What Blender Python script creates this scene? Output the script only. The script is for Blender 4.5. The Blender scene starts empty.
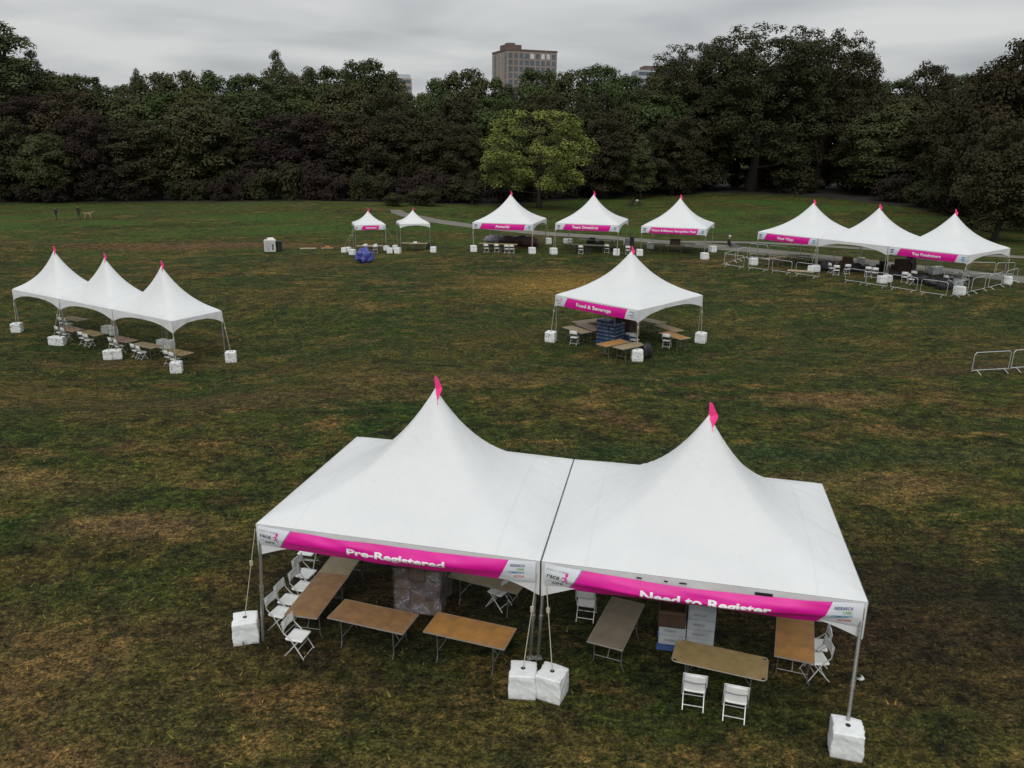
import bpy, bmesh, math, random
import numpy as np
from mathutils import Vector, Matrix, noise as mnoise
R = math.radians
scene = bpy.context.scene
COL = scene.collection
rnd = random.Random(7)

# ------------------------------------------------------------------ camera
FPX, PITCH, ROLL, CAMH = 786.93, R(17.245), R(-0.433), 10.7155
cp, sp = math.cos(PITCH), math.sin(PITCH)
Rt = Vector((1, 0, 0)); Fw = Vector((0, cp, -sp)); Up = Vector((0, sp, cp))
cr, sr = math.cos(ROLL), math.sin(ROLL)
AX = Rt*cr - Up*sr; AY = Rt*sr + Up*cr
CAMPOS = Vector((0, 0, CAMH))
cam = bpy.data.cameras.new('camera'); camo = bpy.data.objects.new('camera', cam); COL.objects.link(camo)
M = Matrix.Identity(4)
for i in range(3):
    M[i][0] = AX[i]; M[i][1] = AY[i]; M[i][2] = -Fw[i]; M[i][3] = CAMPOS[i]
camo.matrix_world = M
cam.sensor_width = 36; cam.lens = FPX/1024*36; cam.clip_start = .1; cam.clip_end = 4000
scene.camera = camo

# ------------------------------------------------------------------ terrain
def sstep(a, b, x):
    t = min(1, max(0, (x-a)/(b-a))); return t*t*(3-2*t)
# level patches the tents stand on: (x0,y0,x1,y1,z)
PATCH = [(-5, 15, 7, 15, 0), (-31, 50.5, -19, 43, -1.41), (2.5, 45, 11, 45, -.52), (-3, 79, 18, 77, .42), (22, 72, 36, 59, .49), (-16, 82, -9, 83, -.2),
         (-70, 20, 0, 20, -.3), (40, 25, 60, 25, 0), (0, 30, 10, 30, -.1), (-40, 70, -40, 75, -.7)]
def ground(x, y):
    sw = .0004; sz = 0
    for (x0, y0, x1, y1, z) in PATCH:
        dx, dy = x1-x0, y1-y0; L = dx*dx+dy*dy
        t = 0 if L == 0 else min(1, max(0, ((x-x0)*dx+(y-y0)*dy)/L))
        d = math.hypot(x-x0-t*dx, y-y0-t*dy); w = 1/(max(d-3.5, 0)**2+3)**2
        sw += w; sz += w*z
    z = sz/sw
    z += 1.15*math.exp(-((x+32)/26)**2-((y-124)/17)**2)
    z += 1.3*sstep(5, 40, x)*sstep(105, 160, y)
    z += .12*mnoise.noise(Vector((x*.05, y*.05, 3)))*sstep(20, 60, y)
    return z
def ray(px, py):
    d = AX*((px-512)/FPX) + AY*(-(py-384)/FPX) + Fw
    return d
def onplane(px, py, z):
    d = ray(px, py); t = (z-CAMH)/d.z; return CAMPOS+d*t
def gp(px, py, h=0):
    z = 0
    for _ in range(30):
        p = onplane(px, py, z+h); z = z*.4+.6*ground(p.x, p.y)
    return Vector((p.x, p.y, z))
def at(px, Y):
    return (px-512)/FPX*(Y*cp+3)

# ------------------------------------------------------------------ materials
def newmat(name):
    m = bpy.data.materials.new(name); m.use_nodes = True
    nt = m.node_tree; b = nt.nodes['Principled BSDF']; return m, nt, b
def nd(nt, t, **kw):
    n = nt.nodes.new(t)
    for k, v in kw.items():
        if k in n.inputs.keys(): n.inputs[k].default_value = v
        else: setattr(n, k, v)
    return n
def ramp(nt, fac, stops):
    r = nt.nodes.new('ShaderNodeValToRGB'); nt.links.new(fac, r.inputs[0])
    e = r.color_ramp.elements
    while len(e) < len(stops): e.new(.5)
    for i, (p, c) in enumerate(stops):
        e[i].position = p; e[i].color = (*c, 1) if len(c) == 3 else c
    return r
def noise_(nt, co, scale, detail=4, rough=.6, dist=0):
    n = nt.nodes.new('ShaderNodeTexNoise'); n.inputs['Scale'].default_value = scale; n.inputs['Detail'].default_value = detail
    n.inputs['Roughness'].default_value = rough; n.inputs['Distortion'].default_value = dist
    if co is not None: nt.links.new(co, n.inputs['Vector'])
    return n
def mixc(nt, fac, a, b, mode='MIX'):
    m = nt.nodes.new('ShaderNodeMix'); m.data_type = 'RGBA'; m.blend_type = mode
    for k, v in ((0, fac), (6, a), (7, b)):
        if hasattr(v, 'links') or isinstance(v, bpy.types.NodeSocket): nt.links.new(v, m.inputs[k])
        elif k == 0: m.inputs[0].default_value = v
        else: m.inputs[k].default_value = (*v, 1)
    return m.outputs[2]
def bump(nt, b, h, strength, dist=.02):
    n = nt.nodes.new('ShaderNodeBump'); n.inputs['Strength'].default_value = strength; n.inputs['Distance'].default_value = dist
    nt.links.new(h, n.inputs['Height']); nt.links.new(n.outputs[0], b.inputs['Normal'])
def simple(name, c1, c2=None, scale=6, rough=.7, metal=0, bumps=0, bscale=30, coord='Object', spec=.5):
    m, nt, b = newmat(name)
    tc = nt.nodes.new('ShaderNodeTexCoord'); co = tc.outputs[coord]
    c2 = c2 or tuple(v*.75 for v in c1)
    n = noise_(nt, co, scale)
    r = ramp(nt, n.outputs[0], [(.35, c2), (.65, c1)])
    nt.links.new(r.outputs[0], b.inputs['Base Color'])
    b.inputs['Roughness'].default_value = rough; b.inputs['Metallic'].default_value = metal
    b.inputs['Specular IOR Level'].default_value = spec
    if bumps:
        n2 = noise_(nt, co, bscale); bump(nt, b, n2.outputs[0], bumps)
    return m

def vinyl_mat():
    m, nt, b = newmat('white_vinyl')
    tc = nt.nodes.new('ShaderNodeTexCoord'); co = tc.outputs['Object']
    n = noise_(nt, co, .6, 6, .7); n2 = noise_(nt, co, 9, 5, .7)
    c = mixc(nt, n.outputs[0], (.82, .835, .84), (.67, .69, .70))
    sp_ = ramp(nt, n2.outputs[0], [(.3, (.88, .88, .87)), (.42, (1, 1, 1))])
    c = mixc(nt, .5, c, sp_.outputs[0], 'MULTIPLY')
    nt.links.new(c, b.inputs['Base Color']); b.inputs['Roughness'].default_value = .5
    n3 = noise_(nt, co, 1.6, 5, .55, .8); bump(nt, b, n3.outputs[0], .5, .07)
    uv = nt.nodes.new('ShaderNodeUVMap'); uv.uv_map = 'UVMap'; sx = nt.nodes.new('ShaderNodeSeparateXYZ'); nt.links.new(uv.outputs[0], sx.inputs[0])
    for k_, (ch, pos_) in enumerate(((0, .12), (0, .88), (1, .90))):
        a_ = nt.nodes.new('ShaderNodeMath'); a_.operation = 'SUBTRACT'; nt.links.new(sx.outputs[ch], a_.inputs[0]); a_.inputs[1].default_value = pos_
        b2 = nt.nodes.new('ShaderNodeMath'); b2.operation = 'ABSOLUTE'; nt.links.new(a_.outputs[0], b2.inputs[0])
        r3 = ramp(nt, b2.outputs[0], [(.0, (.93, .935, .94)), (.0045, (1, 1, 1))]); c = mixc(nt, 1, c, r3.outputs[0], 'MULTIPLY')
    nt.links.new(c, b.inputs['Base Color'])
    tr = nt.nodes.new('ShaderNodeBsdfTranslucent'); tr.inputs[0].default_value = (.7, .72, .72, 1)
    mx = nt.nodes.new('ShaderNodeMixShader'); mx.inputs[0].default_value = .12
    nt.links.new(b.outputs[0], mx.inputs[1]); nt.links.new(tr.outputs[0], mx.inputs[2])
    nt.links.new(mx.outputs[0], nt.nodes['Material Output'].inputs[0])
    return m
def banner_mat(name, c1, c2, rough=.5):
    return simple(name, c1, c2, 1.5, rough, 0, .15, 4)

def grass_color(nt):
    """colour of the field, by world position, used by the turf sheet and by the blades"""
    g = nt.nodes.new('ShaderNodeNewGeometry'); pos = g.outputs['Position']
    def mapped(sx, sy, off=0):
        mp = nt.nodes.new('ShaderNodeMapping'); mp.inputs['Scale'].default_value = (sx, sy, 1); mp.inputs['Location'].default_value = (off, off*1.7, 0)
        nt.links.new(pos, mp.inputs[0]); return mp.outputs[0]
    big = noise_(nt, mapped(.7, 1, 3), .16, 7, .68, .3)
    c = ramp(nt, big.outputs[0], [(.36, (.021, .042, .009)), (.48, (.037, .050, .012)), (.57, (.058, .055, .016)), (.69, (.092, .064, .023))]).outputs[0]
    dark = noise_(nt, mapped(.7, 1, 11), 1.1, 8, .74, .2)
    dr = ramp(nt, dark.outputs[0], [(.40, (.9, .9, .9)), (.52, (0, 0, 0))])
    c = mixc(nt, dr.outputs[0], c, (.014, .020, .009))
    tan = noise_(nt, mapped(.6, 1, 27), .5, 8, .74, .3)
    tr_ = ramp(nt, tan.outputs[0], [(.515, (0, 0, 0)), (.62, (.9, .9, .9))])
    tn = noise_(nt, mapped(.6, 1, 5), 7, 4, .8)
    tm = nt.nodes.new('ShaderNodeMath'); tm.operation = 'MULTIPLY'; nt.links.new(tr_.outputs[0], tm.inputs[0])
    tt = ramp(nt, tn.outputs[0], [(.36, (.15, .15, .15)), (.6, (1, 1, 1))]); nt.links.new(tt.outputs[0], tm.inputs[1])
    c = mixc(nt, tm.outputs[0], c, (.160, .104, .040))
    red = noise_(nt, mapped(.6, 1, 41), .45, 7, .74)
    rr = ramp(nt, red.outputs[0], [(.55, (0, 0, 0)), (.67, (.7, .7, .7))])
    c = mixc(nt, rr.outputs[0], c, (.078, .042, .026))
    # fresher green toward the far side of the field
    sx = nt.nodes.new('ShaderNodeSeparateXYZ'); nt.links.new(pos, sx.inputs[0])
    mr = nt.nodes.new('ShaderNodeMapRange'); nt.links.new(sx.outputs[1], mr.inputs[0])
    mr.inputs[1].default_value = 70; mr.inputs[2].default_value = 96; mr.inputs[3].default_value = 0; mr.inputs[4].default_value = 1
    gn = noise_(nt, mapped(.4, 1, 61), .13, 7, .68)
    gr = ramp(nt, gn.outputs[0], [(.44, (.05, .05, .05)), (.60, (.85, .85, .85))])
    gm = nt.nodes.new('ShaderNodeMath'); gm.operation = 'MULTIPLY'; nt.links.new(mr.outputs[0], gm.inputs[0]); nt.links.new(gr.outputs[0], gm.inputs[1])
    c = mixc(nt, gm.outputs[0], c, (.040, .082, .016))
    # worn tracks and straw patches the photograph shows on the turf, plus shade painted dark beneath the front tents: (x, y, rx, ry, colour, amount)
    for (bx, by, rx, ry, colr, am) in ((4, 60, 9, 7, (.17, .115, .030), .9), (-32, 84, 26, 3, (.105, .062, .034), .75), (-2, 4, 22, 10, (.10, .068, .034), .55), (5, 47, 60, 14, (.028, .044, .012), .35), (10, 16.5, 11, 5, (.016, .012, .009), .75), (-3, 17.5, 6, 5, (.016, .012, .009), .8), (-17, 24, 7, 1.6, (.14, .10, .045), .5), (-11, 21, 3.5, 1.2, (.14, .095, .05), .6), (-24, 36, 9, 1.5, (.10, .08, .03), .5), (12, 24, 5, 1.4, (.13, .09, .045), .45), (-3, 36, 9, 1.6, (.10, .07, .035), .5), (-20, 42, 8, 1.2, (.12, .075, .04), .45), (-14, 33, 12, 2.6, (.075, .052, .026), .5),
                                       (-12, 14, 8, 4, (.13, .082, .040), .5), (-9, 9, 7, 3, (.14, .088, .042), .5), (8, 8.5, 6, 2, (.12, .078, .040), .45), (-2, 10.5, 3.5, 1.2, (.13, .082, .040), .5), (10, 26.5, 14, 1.3, (.024, .040, .016), .8), (14, 33, 4, 1.5, (.13, .085, .04), .8), (26, 38, 10, 1.6, (.075, .045, .03), .5),
                                       (-26, 58, 14, 4, (.055, .050, .020), .4), (-50, 120, 30, 12, (.040, .046, .017), .5)):
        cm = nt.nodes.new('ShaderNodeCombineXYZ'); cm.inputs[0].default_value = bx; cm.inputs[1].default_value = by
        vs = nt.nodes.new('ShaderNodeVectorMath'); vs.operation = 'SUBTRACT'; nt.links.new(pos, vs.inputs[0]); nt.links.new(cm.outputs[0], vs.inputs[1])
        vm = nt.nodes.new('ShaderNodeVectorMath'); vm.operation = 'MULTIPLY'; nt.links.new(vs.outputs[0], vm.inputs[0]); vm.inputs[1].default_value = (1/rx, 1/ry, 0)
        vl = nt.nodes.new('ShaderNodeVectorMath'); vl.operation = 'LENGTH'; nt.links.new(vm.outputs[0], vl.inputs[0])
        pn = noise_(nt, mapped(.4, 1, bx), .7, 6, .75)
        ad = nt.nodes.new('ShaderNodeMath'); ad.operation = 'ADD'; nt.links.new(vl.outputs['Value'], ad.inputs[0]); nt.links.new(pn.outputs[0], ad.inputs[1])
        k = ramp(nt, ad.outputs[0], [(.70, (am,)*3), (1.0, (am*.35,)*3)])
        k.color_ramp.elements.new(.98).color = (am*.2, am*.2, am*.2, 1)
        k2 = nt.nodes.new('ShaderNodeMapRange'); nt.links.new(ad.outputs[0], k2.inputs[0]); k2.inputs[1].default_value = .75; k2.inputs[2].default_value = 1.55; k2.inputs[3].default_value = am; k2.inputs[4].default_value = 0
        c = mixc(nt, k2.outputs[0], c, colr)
    return c, pos, mapped
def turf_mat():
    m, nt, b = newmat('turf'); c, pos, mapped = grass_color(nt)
    f1 = noise_(nt, mapped(.8, 1, 1), 5.5, 7, .8)
    f2 = noise_(nt, mapped(.9, 1, 2), 15, 6, .85)
    r1 = ramp(nt, f1.outputs[0], [(.37, (.25, .27, .26)), (.5, (.92, .92, .92)), (.63, (2.0, 1.85, 1.6))])
    c = mixc(nt, 1, c, r1.outputs[0], 'MULTIPLY')
    f0 = noise_(nt, mapped(.75, 1, 8), 1.9, 6, .8, .2)
    r0 = ramp(nt, f0.outputs[0], [(.38, (.50, .54, .50)), (.5, (1, 1, 1)), (.62, (1.40, 1.32, 1.15))]); c = mixc(nt, 1, c, r0.outputs[0], 'MULTIPLY')
    r2 = ramp(nt, f2.outputs[0], [(.38, (.22, .24, .22)), (.5, (.95, .95, .95)), (.62, (2.3, 2.1, 1.8))])
    c = mixc(nt, 1, c, r2.outputs[0], 'MULTIPLY')
    nt.links.new(c, b.inputs['Base Color']); b.inputs['Roughness'].default_value = 1; b.inputs['Specular IOR Level'].default_value = .1
    bump(nt, b, f1.outputs[0], .6, .12)
    return m
def blade_mat():
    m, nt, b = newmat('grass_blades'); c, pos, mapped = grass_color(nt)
    g = nt.nodes.new('ShaderNodeNewGeometry')
    r = ramp(nt, g.outputs['Random Per Island'], [(0, (.35, .4, .35)), (.6, (1.2, 1.2, 1.1)), (.85, (2.3, 2.0, 1.5)), (1, (4.2, 3.4, 2.2))])
    c = mixc(nt, 1, c, r.outputs[0], 'MULTIPLY'); nt.links.new(c, b.inputs['Base Color']); b.inputs['Roughness'].default_value = .9
    b.inputs['Specular IOR Level'].default_value = .2
    return m
def leaf_mat(name, c1, c2, c3):
    m, nt, b = newmat(name)
    g = nt.nodes.new('ShaderNodeNewGeometry'); tc = nt.nodes.new('ShaderNodeTexCoord'); oi = nt.nodes.new('ShaderNodeObjectInfo')
    n = noise_(nt, tc.outputs['Object'], .35, 3, .6)
    c = ramp(nt, n.outputs[0], [(.35, c2), (.62, c1)]).outputs[0]
    r = ramp(nt, g.outputs['Random Per Island'], [(0, (.82, .82, .82)), (.7, (1, 1, 1)), (1, (1.22, 1.2, 1.12))])
    c = mixc(nt, 1, c, r.outputs[0], 'MULTIPLY')
    mr = nt.nodes.new('ShaderNodeMath'); mr.operation = 'MULTIPLY'; mr.inputs[1].default_value = .55; nt.links.new(oi.outputs['Random'], mr.inputs[0])
    c = mixc(nt, mr.outputs[0], c, c3)
    nt.links.new(c, b.inputs['Base Color']); b.inputs['Roughness'].default_value = .9; b.inputs['Specular IOR Level'].default_value = .03
    return m

MT = dict(
 vinyl=vinyl_mat(),
 alu=simple('aluminium', (.55, .55, .53), (.40, .40, .39), 20, .38, .85),
 galv=simple('galvanised_steel', (.60, .62, .62), (.45, .47, .47), 20, .45, .5),
 pink=banner_mat('magenta_banner', (.72, .003, .31), (.64, .002, .27)),
 bwhite=banner_mat('white_banner', (.66, .69, .73), (.60, .63, .68)),
 teal=simple('teal_line', (.08, .32, .38), None, 5, .5),
 flag=simple('hot_pink_nylon', (.95, .045, .28), (.9, .03, .24), 6, .55),
 txt=simple('white_print', (.82, .84, .85), (.78, .8, .82), 6, .5),
 tdark=simple('charcoal_print', (.05, .05, .06), None, 6, .5),
 tgrey=simple('grey_print', (.30, .31, .33), None, 6, .5),
 tpurple=simple('purple_print', (.07, .05, .20), None, 6, .5),
 tgreen=simple('green_print', (.10, .42, .06), None, 6, .5),
 tblue=simple('blue_print', (.04, .28, .50), None, 6, .5),
 tred=simple('red_print', (.65, .05, .03), None, 6, .5),
 sack=simple('weight_cover', (.78, .80, .80), (.68, .70, .70), 5, .5, 0, .15, 7),
 dark=simple('black_plastic', (.015, .015, .018), None, 5, .5),
 chair=simple('chair_white_plastic', (.78, .79, .78), (.70, .71, .70), 5, .45),
 chairleg=simple('chair_frame_enamel', (.62, .63, .62), (.5, .5, .5), 8, .4, .2),
 wood1=simple('plywood_brown', (.27, .145, .055), (.185, .092, .036), 4, .6, 0, .1, 30),
 wood2=simple('plywood_pale', (.32, .25, .15), (.24, .185, .105), 4, .6),
 wood3=simple('plywood_orange', (.42, .20, .045), (.27, .135, .04), 3, .55),
 wood4=simple('laminate_tan', (.29, .21, .085), (.22, .155, .062), 5, .55),
 wood5=simple('plywood_grey', (.19, .155, .105), (.14, .115, .078), 4, .6),
 wood6=simple('plywood_pinkish', (.32, .20, .15), (.24, .15, .11), 4, .6),
 edge=simple('table_edge', (.30, .27, .23), None, 8, .5),
 legm=simple('table_leg_steel', (.22, .22, .22), (.14, .14, .14), 10, .45, .6),
 card=simple('cardboard', (.13, .078, .045), (.09, .055, .033), 4, .8),
 carddark=simple('dark_cardboard', (.075, .042, .024), (.05, .03, .018), 4, .8),
 cartonw=simple('white_carton', (.42, .45, .47), (.30, .33, .35), 3, .6),
 pallet=simple('pallet_blue', (.05, .10, .28), None, 4, .7),
 palletw=simple('pallet_wood', (.16, .12, .08), None, 4, .8),
 navy=simple('bottle_pack_navy', (.045, .075, .15), (.02, .035, .075), 2.5, .3),
 bluew=simple('bottle_pack_pale', (.30, .36, .48), (.05, .09, .19), 5, .3),
 tarp=simple('purple_blue_tarp', (.10, .12, .44), (.03, .035, .17), 2, .45, 0, .6, 4),
 maroon=simple('maroon_cover', (.075, .028, .035), (.04, .018, .024), 2, .6, 0, .5, 5),
 greyc=simple('grey_cover', (.26, .25, .29), (.16, .15, .18), 2, .6),
 bark=simple('bark', (.055, .042, .032), (.03, .024, .018), 3, .95, 0, .6, 8),
 path=simple('path_tarmac', (.17, .155, .13), (.13, .12, .10), .7, .95, 0, .3, 30),
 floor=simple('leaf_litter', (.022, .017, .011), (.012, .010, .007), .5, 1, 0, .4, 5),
 brick=simple('tower_brick', (.30, .245, .23), (.26, .21, .195), .15, .9),
 btan=simple('tower_tan_panel', (.33, .28, .23), (.28, .24, .20), .15, .9),
 bdark=simple('tower_roof_dark', (.14, .10, .09), None, .2, .9),
 glass=simple('window_glass', (.10, .125, .15), (.075, .095, .115), .3, .25),
 lit=simple('pale_lit_window', (.72, .70, .66), None, .3, .5),  # lit tower windows: their light painted as a pale surface colour
 conc=simple('pale_concrete', (.40, .44, .46), (.34, .38, .40), .1, .8),
 skin=simple('skin', (.35, .20, .14), None, 5, .6),
 cloth=simple('dark_cloth', (.022, .020, .026), (.014, .013, .017), 6, .9),
 denim=simple('grey_trousers', (.13, .13, .16), None, 6, .9),
 capw=simple('pale_cloth', (.6, .58, .54), None, 6, .8),
 fur=simple('tan_white_fur', (.45, .30, .18), (.16, .09, .05), 2.2, .9),
 litter=simple('clear_plastic', (.55, .57, .56), None, 5, .2),
 rope=simple('cream_strap', (.48, .44, .34), None, 10, .8),
)
def wrap_mat():
    m, nt, b = newmat('stretch_film')
    tc = nt.nodes.new('ShaderNodeTexCoord')
    mp = nt.nodes.new('ShaderNodeMapping'); mp.inputs['Rotation'].default_value = (.5, .7, .3); mp.inputs['Scale'].default_value = (1, 5, 1); nt.links.new(tc.outputs['Object'], mp.inputs[0])
    n = noise_(nt, mp.outputs[0], 2.2, 5, .7, 1.2)
    b.inputs['Base Color'].default_value = (.45, .45, .50, 1); b.inputs['Roughness'].default_value = .22
    bump(nt, b, n.outputs[0], .8, .06)
    t = nt.nodes.new('ShaderNodeBsdfTransparent'); mx = nt.nodes.new('ShaderNodeMixShader')
    r = ramp(nt, n.outputs[0], [(.42, (.06,)*3), (.55, (.22,)*3), (.60, (.65,)*3), (.66, (.14,)*3)])
    nt.links.new(r.outputs[0], mx.inputs[0]); nt.links.new(t.outputs[0], mx.inputs[1]); nt.links.new(b.outputs[0], mx.inputs[2])
    nt.links.new(mx.outputs[0], nt.nodes['Material Output'].inputs[0]); return m
MT['film'] = wrap_mat()

# ------------------------------------------------------------------ mesh helpers
class MB:
    def __init__(s): s.v = []; s.f = []; s.mi = []; s.cur = 0
    def add(s, vs, fs):
        o = len(s.v); s.v += [tuple(v) for v in vs]; s.f += [tuple(i+o for i in f) for f in fs]; s.mi += [s.cur]*len(fs)
    def box(s, c, size, rz=0, taper=1):
        hx, hy, hz = size[0]/2, size[1]/2, size[2]/2; ca, sa = math.cos(rz), math.sin(rz); vs = []
        for k in (-1, 1):
            t = taper if k > 0 else 1
            for (a, b_) in ((-1, -1), (1, -1), (1, 1), (-1, 1)):
                x, y = a*hx*t, b_*hy*t; vs.append((c[0]+x*ca-y*sa, c[1]+x*sa+y*ca, c[2]+k*hz))
        s.add(vs, [(3, 2, 1, 0), (4, 5, 6, 7), (0, 1, 5, 4), (1, 2, 6, 5), (2, 3, 7, 6), (3, 0, 4, 7)])
    def tube(s, pts, r, n=8, caps=True):
        pts = [Vector(p) for p in pts]; rs = r if isinstance(r, (list, tuple)) else [r]*len(pts)
        o = len(s.v); prev = None
        for i, p in enumerate(pts):
            if i == 0: d = pts[1]-pts[0]
            elif i == len(pts)-1: d = pts[-1]-pts[-2]
            else: d = (pts[i+1]-p).normalized()+(p-pts[i-1]).normalized()
            d.normalize()
            if prev is None:
                a = Vector((0, 0, 1)) if abs(d.z) < .9 else Vector((1, 0, 0)); u = d.cross(a).normalized()
            else: u = (prev-d*prev.dot(d)).normalized()
            prev = u; w = d.cross(u)
            for k in range(n):
                t = 2*math.pi*k/n; s.v.append(tuple(p+(u*math.cos(t)+w*math.sin(t))*rs[i]))
        for i in range(len(pts)-1):
            for k in range(n):
                a = o+i*n+k; b_ = o+i*n+(k+1) % n; s.f.append((a, b_, b_+n, a+n)); s.mi.append(s.cur)
        if caps:
            s.f.append(tuple(o+k for k in reversed(range(n)))); s.mi.append(s.cur)
            s.f.append(tuple(o+(len(pts)-1)*n+k for k in range(n))); s.mi.append(s.cur)
    def build(s, name, mats, parent=None, smooth=False, bevel=0, loc=None, rz=None):
        me = bpy.data.meshes.new(name); me.from_pydata(s.v, [], s.f)
        mats = mats if isinstance(mats, (list, tuple)) else [mats]
        for m in mats: me.materials.append(m)
        if len(mats) > 1: me.polygons.foreach_set('material_index', s.mi)
        if smooth: me.polygons.foreach_set('use_smooth', [True]*len(me.polygons))
        if bevel:
            bm = bmesh.new(); bm.from_mesh(me)
            es = [e for e in bm.edges if len(e.link_faces) == 2 and e.calc_face_angle(0) > .7]
            bmesh.ops.bevel(bm, geom=es, offset=bevel, segments=2, affect='EDGES'); bm.to_mesh(me); bm.free()
        me.update()
        o = bpy.data.objects.new(name, me); COL.objects.link(o)
        if parent: o.parent = parent
        if loc is not None: o.location = loc
        if rz is not None: o.rotation_euler = (0, 0, rz)
        return o
def tag(o, label=None, cat=None, group=None, kind=None):
    if label: o['label'] = label
    if cat: o['category'] = cat
    if group: o['group'] = group
    if kind: o['kind'] = kind
    return o
def empty(name, loc, rz=0, label=None, cat=None, group=None):
    o = bpy.data.objects.new(name, None); COL.objects.link(o); o.location = loc; o.rotation_euler = (0, 0, rz)
    o.empty_display_size = .2; return tag(o, label, cat, group)
KIDS = {}
def copy_tree(o, parent=None):
    c = o.copy(); COL.objects.link(c); c.parent = parent
    for ch in [k for k in o.children]: copy_tree(ch, c)
    return c
class Proto:
    """first use hands out the thing itself, later uses hand out copies of the thing and its parts"""
    def __init__(s, make): s.make = make; s.root = None
    def place(s, loc, rz, label, group=None, scale=None, cat=None):
        if s.root is None: s.root = s.make(); r = s.root
        else: r = copy_tree(s.root)
        r.location = loc; r.rotation_euler = (0, 0, rz)
        r['label'] = label
        if group: r['group'] = group
        if cat: r['category'] = cat
        if scale: r.scale = scale
        return r
ORD = ['first', 'second', 'third', 'fourth', 'fifth', 'sixth', 'seventh', 'eighth', 'ninth', 'tenth', 'eleventh', 'twelfth', 'thirteenth', 'fourteenth', 'fifteenth', 'sixteenth', 'seventeenth', 'eighteenth', 'nineteenth', 'twentieth']
ORD += ['twenty-'+w for w in ORD[:9]]+['thirtieth']+['thirty-'+w for w in ORD[:9]]+['fortieth']+['forty-'+w for w in ORD[:9]]+['fiftieth']+['fifty-'+w for w in ORD[:9]]+['sixtieth']+['sixty-'+w for w in ORD[:9]]

# ------------------------------------------------------------------ world
w = bpy.data.worlds.new('World'); scene.world = w; w.use_nodes = True; nt = w.node_tree
bg = nt.nodes['Background']
SUN_EL, SUN_AZ = R(42), R(190)
sky = nt.nodes.new('ShaderNodeTexSky'); sky.sky_type = 'NISHITA'; sky.sun_disc = False; sky.sun_elevation = SUN_EL; sky.sun_rotation = SUN_AZ
tc = nt.nodes.new('ShaderNodeTexCoord')
sxyz = nt.nodes.new('ShaderNodeSeparateXYZ'); nt.links.new(tc.outputs['Generated'], sxyz.inputs[0])
# cloud layer seen on a plane overhead: direction / (z + .12)
dv = nt.nodes.new('ShaderNodeMath'); dv.operation = 'ADD'; dv.inputs[1].default_value = .10; nt.links.new(sxyz.outputs[2], dv.inputs[0])
ab = nt.nodes.new('ShaderNodeMath'); ab.operation = 'MAXIMUM'; ab.inputs[1].default_value = .05; nt.links.new(dv.outputs[0], ab.inputs[0])
cxyz = nt.nodes.new('ShaderNodeCombineXYZ')
for i in (0, 1):
    q = nt.nodes.new('ShaderNodeMath'); q.operation = 'DIVIDE'; nt.links.new(sxyz.outputs[i], q.inputs[0]); nt.links.new(ab.outputs[0], q.inputs[1]); nt.links.new(q.outputs[0], cxyz.inputs[i])
cn = noise_(nt, cxyz.outputs[0], .75, 3.5, .45, .35)
cn.inputs['Vector'].default_value = (0, 0, 0)
cr_ = ramp(nt, cn.outputs[0], [(.33, (.38, .405, .42)), (.50, (.53, .545, .55)), (.64, (.65, .66, .655))])
el = nt.nodes.new('ShaderNodeMapRange'); nt.links.new(sxyz.outputs[2], el.inputs[0])
el.inputs[1].default_value = .1; el.inputs[2].default_value = 1; el.inputs[3].default_value = 1.0; el.inputs[4].default_value = 2.0
mul = nt.nodes.new('ShaderNodeVectorMath'); mul.operation = 'SCALE'; nt.links.new(cr_.outputs[0], mul.inputs[0]); nt.links.new(el.outputs[0], mul.inputs['Scale'])
# cloud radiance expressed for a background strength of 0.1, blended over the blue sky behind it
sc10 = nt.nodes.new('ShaderNodeVectorMath'); sc10.operation = 'SCALE'; nt.links.new(mul.outputs[0], sc10.inputs[0]); sc10.inputs['Scale'].default_value = 10
mx = nt.nodes.new('ShaderNodeMix'); mx.data_type = 'RGBA'; mx.inputs[0].default_value = .97; nt.links.new(sky.outputs[0], mx.inputs[6]); nt.links.new(sc10.outputs[0], mx.inputs[7])
nt.links.new(mx.outputs[2], bg.inputs[0]); bg.inputs[1].default_value = .1
sun = bpy.data.lights.new('sun', 'SUN'); sun.energy = 1.2; sun.angle = R(24); sun.color = (1, .96, .9)
so = bpy.data.objects.new('sun', sun); COL.objects.link(so)
d = Vector((math.sin(SUN_AZ)*math.cos(SUN_EL), math.cos(SUN_AZ)*math.cos(SUN_EL), math.sin(SUN_EL)))
so.rotation_euler = d.to_track_quat('Z', 'Y').to_euler(); so.location = (0, 0, 60)
vs = scene.view_settings; vs.view_transform = 'Standard'; vs.look = 'None'; vs.gamma = 1; vs.exposure = 0; vs.use_curve_mapping = False

# ------------------------------------------------------------------ ground
def axis(segs):
    out = []
    for a, b, st in segs:
        n = max(1, int(round((b-a)/st))); out += [a+(b-a)*i/n for i in range(n)]
    return out+[segs[-1][1]]
xs = axis([(-3000, -300, 300), (-300, -90, 15), (-90, 90, 1.5), (90, 300, 15), (300, 3000, 300)])
ys = axis([(-600, -40, 60), (-40, 0, 5), (0, 170, 1.5), (170, 300, 10), (300, 3500, 200)])
m = MB()
for y in ys:
    for x in xs: m.v.append((x, y, ground(x, y)))
nx = len(xs)
for j in range(len(ys)-1):
    for i in range(nx-1): m.f.append((j*nx+i, j*nx+i+1, (j+1)*nx+i+1, (j+1)*nx+i)); m.mi.append(0)
tag(m.build('ground', turf_mat(), smooth=True), kind='structure')

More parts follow.
